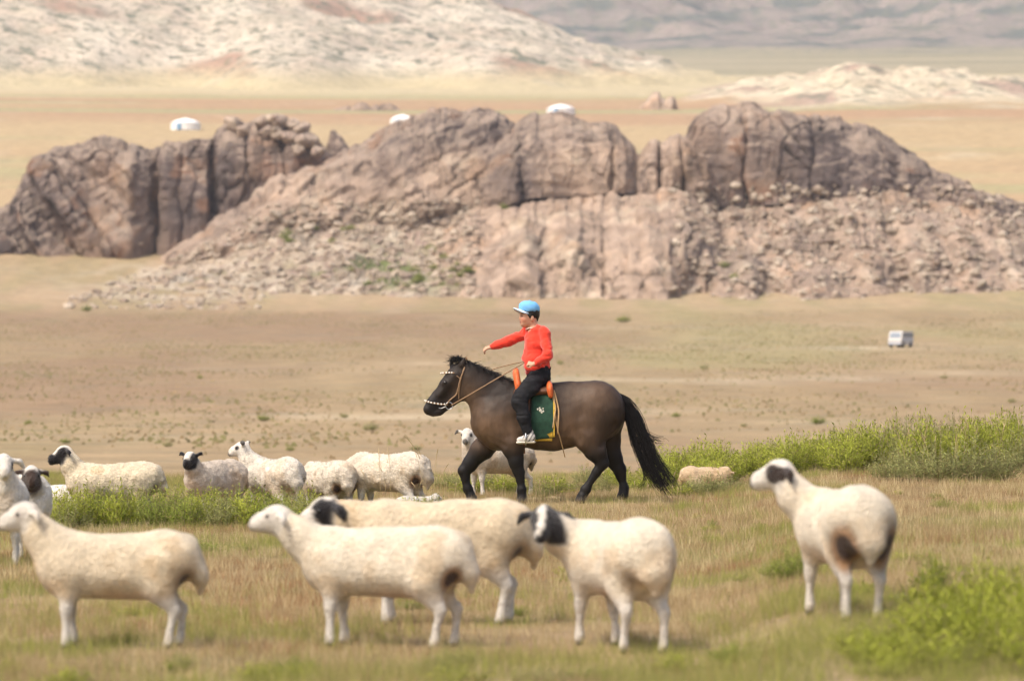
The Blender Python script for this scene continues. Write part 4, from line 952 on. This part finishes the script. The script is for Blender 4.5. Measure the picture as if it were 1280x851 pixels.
for i in range(n_ - 1):
    for j in range(m_ - 1):
        a, b_, c, d = i * m_ + j, (i + 1) * m_ + j, (i + 1) * m_ + j + 1, i * m_ + j + 1; F += [[a, d, c, b_], [o_ + a, o_ + b_, o_ + c, o_ + d]]
    a, b_ = i * m_ + m_ - 1, (i + 1) * m_ + m_ - 1; F.append([a, o_ + a, o_ + b_, b_])
for i in (0, n_ - 1):
    for j in range(m_ - 1): a, b_ = i * m_ + j, i * m_ + j + 1; F.append([a, b_, o_ + b_, o_ + a])
M_brim = material('cap_brim', (.52, .66, .78), rough=.75)
obj('brim', mesh_from('brim', np.vstack([G, G2]), np.array(F)), M_brim, cap_)
o = obj('button', ball_mesh('button', .010, 8, 1, 1, .6), M_blue, cap_); o.location = hd(-.012, 0, .157)
# sweater
def folds(P): return .0080 * ridged(P * np.array([8, 8, 12]), 3, 77) + .006 * fbm(P * 5, 2, 78)
b = Body(.0085)
b.chain([(hp(668.5, 420), .102), (hp(669.5, 434), .122), (hp(670, 452), .136), (hp(671, 462), .142)], (1, 1.0, 1), .05)
b.cap(hp(672, 464), hp(673, 468.5), .143, .132, (1, 1.05, .6), .03)
b.cap(hp(678, 416.5, -.085), hp(660, 416, .085), .062, .062, k=.05)
b.chain([(NS, .072), (NS * .45 + NE * .55, .062), (NE, .058), (NE * .35 + NW * .65, .050), (NW + (NE - NW) * .10, .040)], k=.03)
b.chain([(FS, .070), (FS * .5 + FE * .5, .058), (FE, .052), (FE * .35 + FW * .65, .044), (FW + (FE - FW) * .06, .038)], k=.03)
b.cap(hp(666.5, 414.5), hp(670, 413), .062, .062, (1, 1, .5), .02)
b.cap(hp(664.5, 400), hp(666, 413), .056, .050, k=.012, sub=True)
b.cap(hp(660, 409, -.02), hp(655, 423, -.05), .038, .004, k=.012, sub=True)       # v neck
V, F = b.build(disp=folds); obj('sweater', mesh_from('sweater', relax(V, F, 1), F), M_red, boy)
# collar edge of a pale undershirt
strap('undershirt_collar', [hp(672.5, 411.5, -.045), hp(668, 413.5, -.056), hp(661.5, 413.6, -.050), hp(657.8, 415.0, -.02), hp(658.5, 414.0, .02)], .0075, boy, material('undershirt', (.72, .60, .50), rough=.9), 24)
# trousers
b = Body(.009)
b.cap(hp(673, 466), hp(674, 476), .138, .132, (1, 1.0, .75), .05)
for s in (-1, 1):
    b.chain([(hp(674, 474, s * .075), .110), (hp(661, 489, s * .205), .098), (hp(650, 501, s * .275), .080), (hp(650.5, 508, s * .288), .080), (hp(655, 525, s * .298), .074), (hp(659, 541.5, s * .302), .066)], (1, .9, 1), .04)
V, F = b.build(disp=lambda P: .008 * ridged(P * np.array([8, 8, 16]), 2, 87) + .004 * fbm(P * 7, 2, 88)); obj('trousers', mesh_from('trousers', relax(V, F, 1), F), M_black, boy)
# shoes
M_shoe = material('canvas_shoe', None, rough=.7, nscale=30, namt=.12); M_sole = material('rubber_sole', (.58, .54, .46), rough=.7)
for s in (-1, 1):
    b = Body(.006); y0 = s * .305
    b.cap(hp(664, 549.5, y0), hp(660, 550, y0), R(5.2), R(5.0), (1, .75, 1), .03); b.cap(hp(661, 550.5, y0), hp(649.5, 552.3, y0 - .0), R(4.8), R(3.5), (1, .85, 1), .03); b.cap(hp(662, 543, y0), hp(662, 550, y0), R(4.6), R(4.6), (1, .8, 1), .02)
    V, F = b.build(); X = V[:, 0] / HS + HX; Y = HY - V[:, 2] / HS
    c = mixc((.55, .52, .47), (.09, .085, .09), sstep(.1, .5, np.sin(X * 1.3 + Y * .8)) * sstep(652, 655, X) * .85)
    sh = obj('shoe', mesh_from('shoe', V, F, c), M_shoe, boy)
    b = Body(.006); b.cap(hp(666, 555, y0), hp(648.5, 555.6, y0), R(3.4), R(3.4), (1, 1.1, .55), .01); V, F = b.build(); obj('sole', mesh_from('sole', V, F), M_sole, sh)
# ------------------------------------------------------------ sheep (local +X is the way the animal faces, origin on the ground)
M_wool = material('fleece_wool', None, rough=.95, spec=.05, sheen=.25, nscale=13, namt=.13, nscale2=50, namt2=.15, bscale=42, bstr=1.0, bdist=.03)
M_tuft = material('wool_locks', None, rough=.95, spec=.05, sheen=.2, transl=.15)
SEYE = ball_mesh('sheep_eye', .0125)
CREAM = np.array((.71, .62, .48)); WHITE = np.array((.70, .65, .57)); INK = np.array((.014, .012, .013)); UMBER = np.array((.050, .027, .018))
def sheep(label, pxx, d, rz, face='white', scale=1.0, neck=(.50, 0, .745), yaw=0.0, pitch=-.30, pose='stand', length=1.0, wool=CREAM, fat=1.0, stain=.8, lumps=1.0,
          seed=0, locks=5200, group='flock of sheep', legs=((.02, 0), (-.01, 0), (.03, 0), (-.03, 0)), tail=True, earlift=0.0, res=.0165, name='sheep'):
    loc = on_ground(pxx, d); root = empty(name, loc, rz); root.scale = (scale,) * 3; tag(root, label, 'sheep', group)
    L = length; dz = -.27 if pose == 'lie' else 0.0; b = Body(res); f = fat
    b.cap((.25 * L, 0, .505 + dz), (-.27 * L, 0, .52 + dz), .185 * f, .195 * f, (1, .88, 1), .06)
    b.cap((.22 * L, 0, .45 + dz), (-.20 * L, 0, .44 + dz), .165 * f, .175 * f, (1, .98, .95), .06)
    b.ball((.31 * L, 0, .485 + dz), .165 * f, (1, .86, 1.1), .06); b.ball((-.33 * L, 0, .535 + dz), .172 * f, (1, 1.0, 1), .06)
    hc = np.array([neck[0] * L, neck[1], neck[2]]) + np.array([0, 0, dz * (.75 if pose == 'lie' else 0)]); n0 = np.array([.34 * L, neck[1] * .15, .575 + dz]); mid = (n0 + hc) / 2 + np.array([0, neck[1] * .1, -.02 if neck[2] > .5 else .04])
    b.chain([(n0 - np.array([.02, 0, .035]), .148 * f), (mid, .098), (hc - np.array([.02, 0, .02]), .080)], (1, .85, 1), .06)
    cy_, sy_ = math.cos(yaw), math.sin(yaw); cp, sp = math.cos(pitch), math.sin(pitch)
    hf = np.array([cy_ * cp, sy_ * cp, sp]); hl = np.array([-sy_, cy_, 0.]); hu = np.cross(hf, hl)
    rot = np.stack([hf, hl, hu], 1)
    def H(a, l, u): return hc + hf * a + hl * l + hu * u
    b.ball(H(.005, 0, .012), .078, (1.1, .80, .95), .03, rot=rot); b.cap(H(.03, 0, .005), H(.125, 0, -.012), .062, .042, k=.025); b.cap(H(.12, 0, -.012), H(.150, 0, -.020), .041, .034, k=.015)
    b.ball(H(.095, 0, .022), .034, (1.6, .8, .8), .025, rot=rot); b.cap(H(.03, 0, -.040), H(.12, 0, -.045), .040, .022, k=.02)
    for s in (-1, 1):
        b.ball(H(.048, s * .044, .022), .017, (1, 1, 1), .015)
        e0 = H(-.030, s * .060, .020); e1 = H(-.045, s * .125, -.005 + earlift); e2 = H(-.035, s * .158, -.055 + earlift * 1.6)
        b.cap(e0, e1, .020, .024, (1, 1, 1), .010); b.cap(e1, e2, .023, .009, (1, 1, 1), .008)
        b.ball(H(.174, s * .013, -.012), .0075, k=.006, sub=True)
    b.cap(H(.180, -.022, -.040), H(.180, .022, -.040), .005, .005, k=.006, sub=True)
    lg = []
    if pose != 'lie':
        (f1, _), (f2, _), (h1, _), (h2, _) = legs
        for s, o in ((1, f1), (-1, f2)):
            y = s * .088; x = .26 * L
            b.chain([((x, y, .47), .085), ((x + .01, y, .33), .058)], (1, .8, 1), .05); b.chain([((x + .01, y, .34), .050), ((x + .012 + o * .4, y, .235), .036), ((x + .004 + o, y, .10), .0200), ((x + o, y, .055), .0255), ((x + .012 + o, y, .014), .0275)], (1, .9, 1), .025)
        for s, o in ((1, h1), (-1, h2)):
            y = s * .100; x = -.31 * L
            b.chain([((x, y * .9, .50), .140 * f), ((x + .035, y, .37), .088), ((x - .01, y, .29), .058)], (1, .75, 1), .05); b.chain([((x - .01, y, .29), .050), ((x - .072 + o * .6, y, .225), .034), ((x - .055 + o, y, .11), .0205), ((x - .05 + o, y, .055), .0255), ((x - .035 + o, y, .014), .0280)], (1, .9, 1), .02)
    else:
        for s in (-1, 1): b.cap((.28 * L, s * .13, .06), (.40 * L, s * .12, .05), .05, .04, k=.04); b.cap((-.25 * L, s * .16, .13), (-.10 * L, s * .19, .05), .11, .05, k=.05)
    if tail: b.cap((-.43 * L, 0, .585 + dz), (-.505 * L, 0, .43 + dz), .090, .070, (.85, 1.3, 1), .05); b.cap((-.515 * L, 0, .42 + dz), (-.510 * L, 0, .325 + dz), .046, .022, (.9, 1.2, 1), .025)
    def dsp(P):
        hd_ = np.linalg.norm(P - hc, axis=1); m = sstep(.10, .22, hd_) * sstep(.26 + dz, .40 + dz, P[:, 2]) if pose != 'lie' else sstep(.1, .22, hd_)
        return m * lumps * (.007 * fbm(P * 13, 2, seed) + .0035 * ridged(P * np.array([20, 20, 26]), 2, seed + 4)) + .012 * m * fbm(P * 3.1, 2, seed + 9)
    V, F = b.build(disp=dsp); V = relax(V, F, 1, .4); N = vnormals(V, F)
    q = V - hc; a_ = q @ hf; l_ = q @ hl; u_ = q @ hu
    nk = hc - n0; nk /= np.linalg.norm(nk)
    def segd(P, a, b_):
        t = np.clip(((P - a) @ (b_ - a)) / ((b_ - a) @ (b_ - a)), 0, 1); return np.linalg.norm(P - a - t[:, None] * (b_ - a), axis=1)
    head = sstep(.235, .20, np.linalg.norm(q, axis=1)) * sstep(-.095, -.045, np.maximum(a_, np.where(np.abs(l_) > .085, .05, -1)))
    head = head * sstep(-.115, -.080, u_) * sstep(-.005, .022, (segd(V, n0, hc) - .092) - (segd(V, hc, H(.15, 0, -.02)) - .070) + .048); eard = np.minimum.reduce([segd(V, H(-.045, s * .098, .008 + earlift * .7), H(-.045, s * .125, -.005 + earlift)) for s in (-1, 1)] + [segd(V, H(-.045, s * .125, -.005 + earlift), H(-.035, s * .158, -.055 + earlift * 1.6)) for s in (-1, 1)])
    nz = fbm(V * 6, 3, seed + 20); c = np.tile(wool, (len(V), 1)) * (1 + .10 * nz)[:, None]
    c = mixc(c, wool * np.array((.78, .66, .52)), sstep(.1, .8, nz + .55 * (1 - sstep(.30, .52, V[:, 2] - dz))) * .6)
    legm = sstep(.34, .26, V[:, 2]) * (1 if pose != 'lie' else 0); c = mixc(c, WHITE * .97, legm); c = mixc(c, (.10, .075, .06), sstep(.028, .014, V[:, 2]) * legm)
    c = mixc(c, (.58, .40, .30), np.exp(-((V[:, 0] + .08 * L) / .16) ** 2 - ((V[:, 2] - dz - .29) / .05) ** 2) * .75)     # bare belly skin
    if stain:
        zs = .40
        for s in (-1, 1):
            bg = 1.0 + .55 * (stain > 1.2); g_ = np.exp(-((V[:, 0] + .425 * L) / (.060 * bg)) ** 2 - ((V[:, 1] - s * .110) / (.055 * bg)) ** 2 - ((V[:, 2] - dz - .40) / (.075 * bg)) ** 2); c = mixc(c, UMBER, np.clip(g_ * 1.6 * stain + .35 * g_ * nz, 0, 1)); c = mixc(c, (.36, .20, .09), np.clip(sstep(.12, .4, g_) * (1 - sstep(.4, .7, g_)), 0, 1) * .55 * stain)
    hw = wool if face == 'tan' else WHITE; c = mixc(c, hw, head * .9); ear = sstep(.040, .030, eard); head = np.maximum(head, ear); en = .018 * fbm(V * 24, 2, seed + 30)
    def paint(m, col): 
        nonlocal c; c = mixc(c, col, np.clip(m, 0, 1) * head)
    nose = sstep(.150, .166, a_ + en); eyes = np.exp(-((a_ - .048) / .030) ** 2 - ((u_ - .020) / .028) ** 2) * sstep(.02, .04, np.abs(l_))
    if face == 'white': paint(eyes * .35, (.30, .22, .18)); paint(nose * .6, (.12, .09, .09))
    if face == 'darkeye': paint(sstep(.3, .6, eyes), INK * 1.4); paint(nose * .8, INK); paint(ear * .85 * sstep(.10, .12, np.abs(l_)), INK)
    if face == 'cheek': paint(sstep(.09, .075, np.hypot((a_ - .01) * .95, (u_ + .005)) + en) * sstep(.012, .03, np.abs(l_)), INK); paint(ear, INK); paint(nose, INK)
    if face == 'eyepatch': paint(sstep(.058, .046, np.hypot((a_ - .022) * .85, u_ - .004) + en) * sstep(.015, .03, np.abs(l_)), UMBER * .5); paint(nose, INK); paint(ear, UMBER * .5)
    if face == 'mask': paint(sstep(.013, .026, np.abs(l_) + en * .6 - .02 * sstep(.14, .17, a_)) * sstep(-.055, -.03, a_), INK); paint(ear, INK); paint(nose, INK)
    if face == 'black': paint(sstep(-.05, -.02, a_ + en), INK); paint(ear, INK); paint(sstep(.012, .035, u_ + en) * sstep(.12, .09, a_ + en) * sstep(.048, .03, np.abs(l_)), hw)
    if face == 'brown': paint(sstep(-.075, -.05, a_ + en), UMBER * .8); paint(ear, UMBER); paint(sstep(.025, .05, u_ + en) * sstep(.05, .02, a_), hw)
    if face == 'spots': paint(sstep(.035, .026, np.hypot(a_ - .050, u_ - .012) + en) * sstep(.02, .035, np.abs(l_)), INK); paint(nose, INK)
    if face == 'brown':
        th = np.exp(-(np.linalg.norm(V - (hc + np.array([0, 0, -.09]) + hf * .01), axis=1) / .085) ** 2); c = mixc(c, UMBER, np.clip(th * 1.4, 0, 1))
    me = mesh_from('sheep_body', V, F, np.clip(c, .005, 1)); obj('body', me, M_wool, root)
    for s in (-1, 1):
        o = obj('eye', SEYE, M_eye, root); o.location = H(.052, s * .0565, .024)
    # locks of wool
    if locks:
        r = np.random.default_rng(seed + 900); tri = F; A = np.linalg.norm(np.cross(V[F[:, 1]] - V[F[:, 0]], V[F[:, 2]] - V[F[:, 0]]), axis=1)
        cen = V[F].mean(1); wm = sstep(.11, .17, np.linalg.norm(cen - hc, axis=1)) * (sstep(.25, .36, cen[:, 2] - dz) if pose != 'lie' else 1); wt = A * wm; k = r.choice(len(F), locks, p=wt / wt.sum())
        wb = r.dirichlet((1, 1, 1, 1), locks); P = (V[F[k]] * wb[..., None]).sum(1); Nn = N[F[k, 0]]; cc = c[F[k, 0]] * r.uniform(.82, 1.12, locks)[:, None]
        dr = .35 * Nn + r.normal(0, .45, (locks, 3)) + np.array([-.35, 0, -.55]); dr -= Nn * np.minimum((dr * Nn).sum(1) - .25, 0)[:, None]; dr /= np.linalg.norm(dr, axis=1)[:, None]; sd_ = np.cross(Nn, dr + 0 * r.normal(0, .2, (locks, 3))); sd_ /= np.linalg.norm(sd_, axis=1)[:, None]
        ln = r.uniform(.009, .019, locks)[:, None] * (.6 + .4 * lumps); wd = ln * .3; P = P - Nn * .004
        TV = np.stack([P - sd_ * wd, P + dr * ln * .8 - sd_ * wd * .35, P + dr * ln, P + sd_ * wd], 1).reshape(-1, 3)
        me = mesh_from('fleece', TV, np.arange(len(TV)).reshape(-1, 4), np.repeat(np.clip(cc, .005, 1), 4, 0)); me.normals_split_custom_set_from_vertices(np.repeat(Nn, 4, 0).tolist())
        obj('fleece', me, M_tuft, root)
    return root
PI = math.pi
near = 'sheep close by in the foreground'; back = 'sheep behind the shrub belt'
sheep('cream sheep standing in profile with plain pale head and long hanging tail', 143, 23.45, PI + .04, 'white', .965, (.53, 0, .79), .25, -.30, fat=.95, seed=1, group=near, wool=CREAM * np.array((.97, .93, .86)), lumps=.45, stain=.7)
sheep('pure white-headed ewe with pinkish belly standing before the black-cheeked sheep', 479, 23.6, PI - .28, 'white', 1.0, (.60, .05, .735), .22, -.12, fat=.95, seed=2, stain=1.15, group=near, lumps=.45, length=1.05)
sheep('long cream sheep with black cheek patch, partly hidden by the white-headed ewe', 548, 25.3, PI + .06, 'cheek', 1.10, (.60, -.02, .64), .30, -.35, fat=.97, seed=3, group=near, length=1.06, lumps=.6, wool=CREAM * np.array((.94, .88, .78)), stain=.7)
sheep('sheep with black and white masked face staring straight at the viewer', 771, 23.4, PI - 1.18, 'mask', 1.05, (.34, .29, .70), 2.60, -.50, fat=.99, lumps=.45, seed=4, group=near, stain=.25, legs=((.05, 0), (-.05, 0), (.04, 0), (-.04, 0)))
sheep('sheep seen from behind, turning a white face with dark eye patch', 1052, 23.0, PI - 1.34, 'eyepatch', 1.03, (.42, .22, .775), 1.32, -.22, fat=1.0, lumps=.45, seed=5, group=near, stain=1.25, legs=((.04, 0), (-.04, 0), (-.03, 0), (.03, 0)))
sheep('white sheep with dark eye spots facing forward beside the brown-headed sheep', 5, 32.6, -PI / 2 + .12, 'spots', 1.02, (.46, 0, .80), .1, -.50, seed=6, wool=WHITE, locks=4500, group='pair of sheep facing forward')
sheep('white sheep with dark brown head and pale crown facing forward', 37, 34.2, -PI / 2 + .15, 'brown', .98, (.48, 0, .72), .0, -.55, seed=7, wool=WHITE, locks=4500, group='pair of sheep facing forward')
sheep('white sheep lying low in the shrubs behind the black-headed sheep', 78, 42.6, PI - .3, 'white', .95, (.44, 0, .52), .3, -.9, pose='lie', seed=8, group=back, wool=WHITE)
sheep('cream sheep with black muzzle and white forehead standing in side profile', 141, 41.4, PI + .03, 'black', .98, (.49, 0, .79), .12, -.42, seed=9, group=back, lumps=1.25, locks=9500, length=1.02, wool=CREAM * np.array((.97, .94, .87)), stain=.6)
sheep('greyish sheep with black face and white crown looking forward', 268, 42.8, PI + .98, 'black', .92, (.47, .02, .745), .22, -.45, seed=10, group=back, lumps=1.25, locks=9500, wool=np.array((.56, .47, .375)), stain=.4, earlift=.05)
sheep('bright white sheep with black ears and eyes among the grazing flock', 342, 43.2, PI - .98, 'darkeye', .96, (.44, .14, .80), .80, -.22, seed=11, group=back, lumps=1.2, locks=9500, wool=WHITE * np.array((1, .97, .92)), stain=.2, earlift=.07)
sheep('short cream sheep grazing head down beside the bright white sheep', 409, 43.6, PI - 1.0, 'white', .90, (.58, 0, .33), 0, -1.1, pose='stand', seed=12, group=back, lumps=1.3, locks=9500, wool=WHITE * np.array((.99, .93, .84)), stain=1.1)
sheep('woolly white sheep grazing head down just ahead of the horse', 484, 43.4, PI - .50, 'white', .97, (.60, 0, .33), 0, -1.1, seed=13, group=back, lumps=1.3, locks=9500, wool=WHITE * np.array((.99, .93, .84)), stain=1.1)
sheep('tiny white lamb lying in the grass ahead of the horse', 521, 43.0, .35, 'white', .46, (.46, 0, .62), .3, -.3, pose='lie', seed=14, group='lambs', locks=2500, wool=WHITE)
sheep('pale sheep with black ear standing behind the horse\'s forelegs', 621, 47.2, PI + .55, 'darkeye', .92, (.45, .02, .78), .85, -.50, seed=15, group='sheep behind the horse', locks=6000, wool=np.array((.62, .53, .42)), stain=.6, earlift=.03, legs=((.0, 0), (.03, 0), (-.08, 0), (-.02, 0)))
sheep('tan sheep resting low behind small shrubs past the horse\'s tail', 882, 49.4, .12, 'tan', .60, (.47, -.03, .50), .9, -.9, pose='lie', seed=16, group='sheep behind the horse', locks=6000, wool=np.array((.60, .44, .27)), stain=0)
# ------------------------------------------------------------ felt tents far out on the plain, and a parked van
M_felt = material('white_felt', (.82, .82, .80), rough=.9, nscale=.8, namt=.06); M_door = material('tent_door', (.25, .42, .60), rough=.7); M_band = material('tent_rope', (.55, .48, .38), rough=.9)
def lathe(prof, seg=40):
    pr = np.array(prof, float); a = np.linspace(0, 2 * np.pi, seg, endpoint=False)
    V = np.stack([np.outer(pr[:, 0], np.cos(a)), np.outer(pr[:, 0], np.sin(a)), np.outer(pr[:, 1], np.ones(seg))], -1).reshape(-1, 3)
    i = np.arange(len(pr) - 1)[:, None] * seg; j = np.arange(seg)[None]
    return V, np.stack([i + j, i + (j + 1) % seg, i + seg + (j + 1) % seg, i + seg + j], -1).reshape(-1, 4)
def box(c, s):
    V = np.array([[x, y, z] for x in (-.5, .5) for y in (-.5, .5) for z in (-.5, .5)]) * np.array(s) + np.array(c)
    return V, np.array([[0, 1, 3, 2], [4, 6, 7, 5], [0, 4, 5, 1], [2, 3, 7, 6], [0, 2, 6, 4], [1, 5, 7, 3]])
def tent(label, pxx, pyy, wpx):
    h = ground_hit(pxx, pyy); r = wpx / FPX * h[1] / 2; e = empty('felt_tent', (h[0], h[1], h[2] - .25), .5); tag(e, label, 'tent', 'white felt tents on the far plain')
    obj('wall', mesh_from('wall', *lathe([(r, 0), (r * 1.01, .8), (r, 1.75)])), M_felt, e)
    rf = obj('roof', mesh_from('roof', *lathe([(r * 1.03, 1.68), (r * 1.03, 1.78), (r * .80, 2.25), (r * .50, 2.68), (r * .17, 2.95)])), M_felt, e)
    obj('crown_ring', mesh_from('crown_ring', *lathe([(r * .18, 2.93), (r * .17, 3.05), (0.001, 3.12)])), M_band, rf)
    for zz in (.6, 1.4): obj('rope_band', mesh_from('rope_band', *lathe([(r * 1.013, zz), (r * 1.02, zz + .04), (r * 1.013, zz + .08)])), M_band, e)
    obj('door', mesh_from('door', *box((-r * .78, -r * .64, .85), (.95, .95, 1.6)), None, False), M_door, e)
tent('white felt tent standing alone on the plain beyond the dark cliff', 232, 162, 37)
tent('white felt tent half hidden behind the climbing rock ridge', 503, 157, 30)
tent('white felt tent peeping over the top of the rounded dome', 701, 143, 35)
d = np.geomspace(200, 596, 3000); xg = (1126 - 640) / FPX * d; zg = ground(xg, d); k = int(np.argmin(np.abs(HOR - (zg - EYE) / d * FPX - 434)))
van = empty('parked_van', (xg[k], d[k], zg[k]), math.radians(180 + 62)); sc_v = 34 / FPX * d[k] / 2.85; van.scale = (sc_v,) * 3
tag(van, 'small white van with grey windows parked on the open plain', 'van')
M_van = material('van_paint', (.50, .48, .45), rough=.6, spec=.3, nscale=2, namt=.05); M_vblue = material('van_blue_panel', (.42, .46, .54), rough=.4); M_vglass = material('van_glass', (.16, .20, .25), rough=.15, spec=.6); M_tyre = material('tyre', (.03, .03, .03), rough=.9); M_rim = material('rim', (.5, .5, .5), rough=.4, metallic=.8)
prof = [(1.65, .30), (1.68, .75), (1.55, .95), (1.35, 1.55), (1.15, 1.68), (-1.55, 1.70), (-1.68, 1.55), (-1.70, .30)]
Vp = np.array([(x, y, z) for y in (-.74, -.68, .68, .74) for x, z in prof]); 
Vp[:8, 0] *= .98; Vp[24:, 0] *= .98; np_ = 8; Fp = []
for a in range(3):
    for q in range(np_): Fp.append([a * 8 + q, a * 8 + (q + 1) % 8, (a + 1) * 8 + (q + 1) % 8, (a + 1) * 8 + q])
Fp = [f[::-1] for f in Fp]; Fp += [[0, 1, 6, 7], [1, 2, 5, 6], [2, 3, 4, 5], [31, 30, 25, 24], [30, 29, 26, 25], [29, 28, 27, 26]]
obj('body', mesh_from('van_body', Vp, np.array(Fp), None, False), M_van, van)
for s in (-1, 1):
    for x0, x1 in ((-1.5, -.65), (-.55, .3), (.4, 1.15)): obj('window', mesh_from('window', *box(((x0 + x1) / 2, s * .742, 1.28), (x1 - x0, .02, .42)), None, False), M_vglass, van)
    obj('side_panel', mesh_from('side_panel', *box((-.1, s * .741, .82), (2.9, .015, .18)), None, False), M_vblue, van)
    for x in (-1.05, 1.05):
        V, F = lathe([(.16, -.09), (.30, -.09), (.31, 0), (.30, .09), (.16, .09)], 20); V = V[:, [0, 2, 1]] + np.array([x, s * .66, .30]); w_ = obj('wheel', mesh_from('wheel', V, F), M_tyre, van)
        V, F = lathe([(.001, -.07), (.17, -.08), (.17, .08), (.001, .07)], 16); V = V[:, [0, 2, 1]] + np.array([x, s * .66, .30]); obj('rim', mesh_from('rim', V, F), M_rim, w_)
    o = obj('headlight', ball_mesh('headlight', .10, 10, .4, 1, .8), M_rim, van); o.location = (1.67, s * .5, .68)
obj('windscreen', mesh_from('windscreen', np.array([(1.565, -.6, .98), (1.565, .6, .98), (1.375, .56, 1.52), (1.375, -.56, 1.52)]), np.array([[0, 1, 2, 3]]), None, False), M_vglass, van)
obj('bumper', mesh_from('bumper', *box((1.70, 0, .38), (.10, 1.4, .16)), None, False), M_vblue, van)
# ------------------------------------------------------------ air
hz = mesh_from('haze', *box((0, 2000, 430), (13400, 13400, 900)), None, False)
hm = bpy.data.materials.new('haze'); hm.use_nodes = True; hn = hm.node_tree; hn.nodes.clear(); ho = hn.nodes.new('ShaderNodeOutputMaterial'); hv = hn.nodes.new('ShaderNodeVolumePrincipled')
hv.inputs['Color'].default_value = (.86, .90, .96, 1); hv.inputs['Density'].default_value = 1.0e-4; hv.inputs['Anisotropy'].default_value = .2
hn.links.new(hv.outputs[0], ho.inputs['Volume'])
tag(obj('haze', hz, hm), 'thin pale air haze over the whole valley', 'haze', kind='stuff')
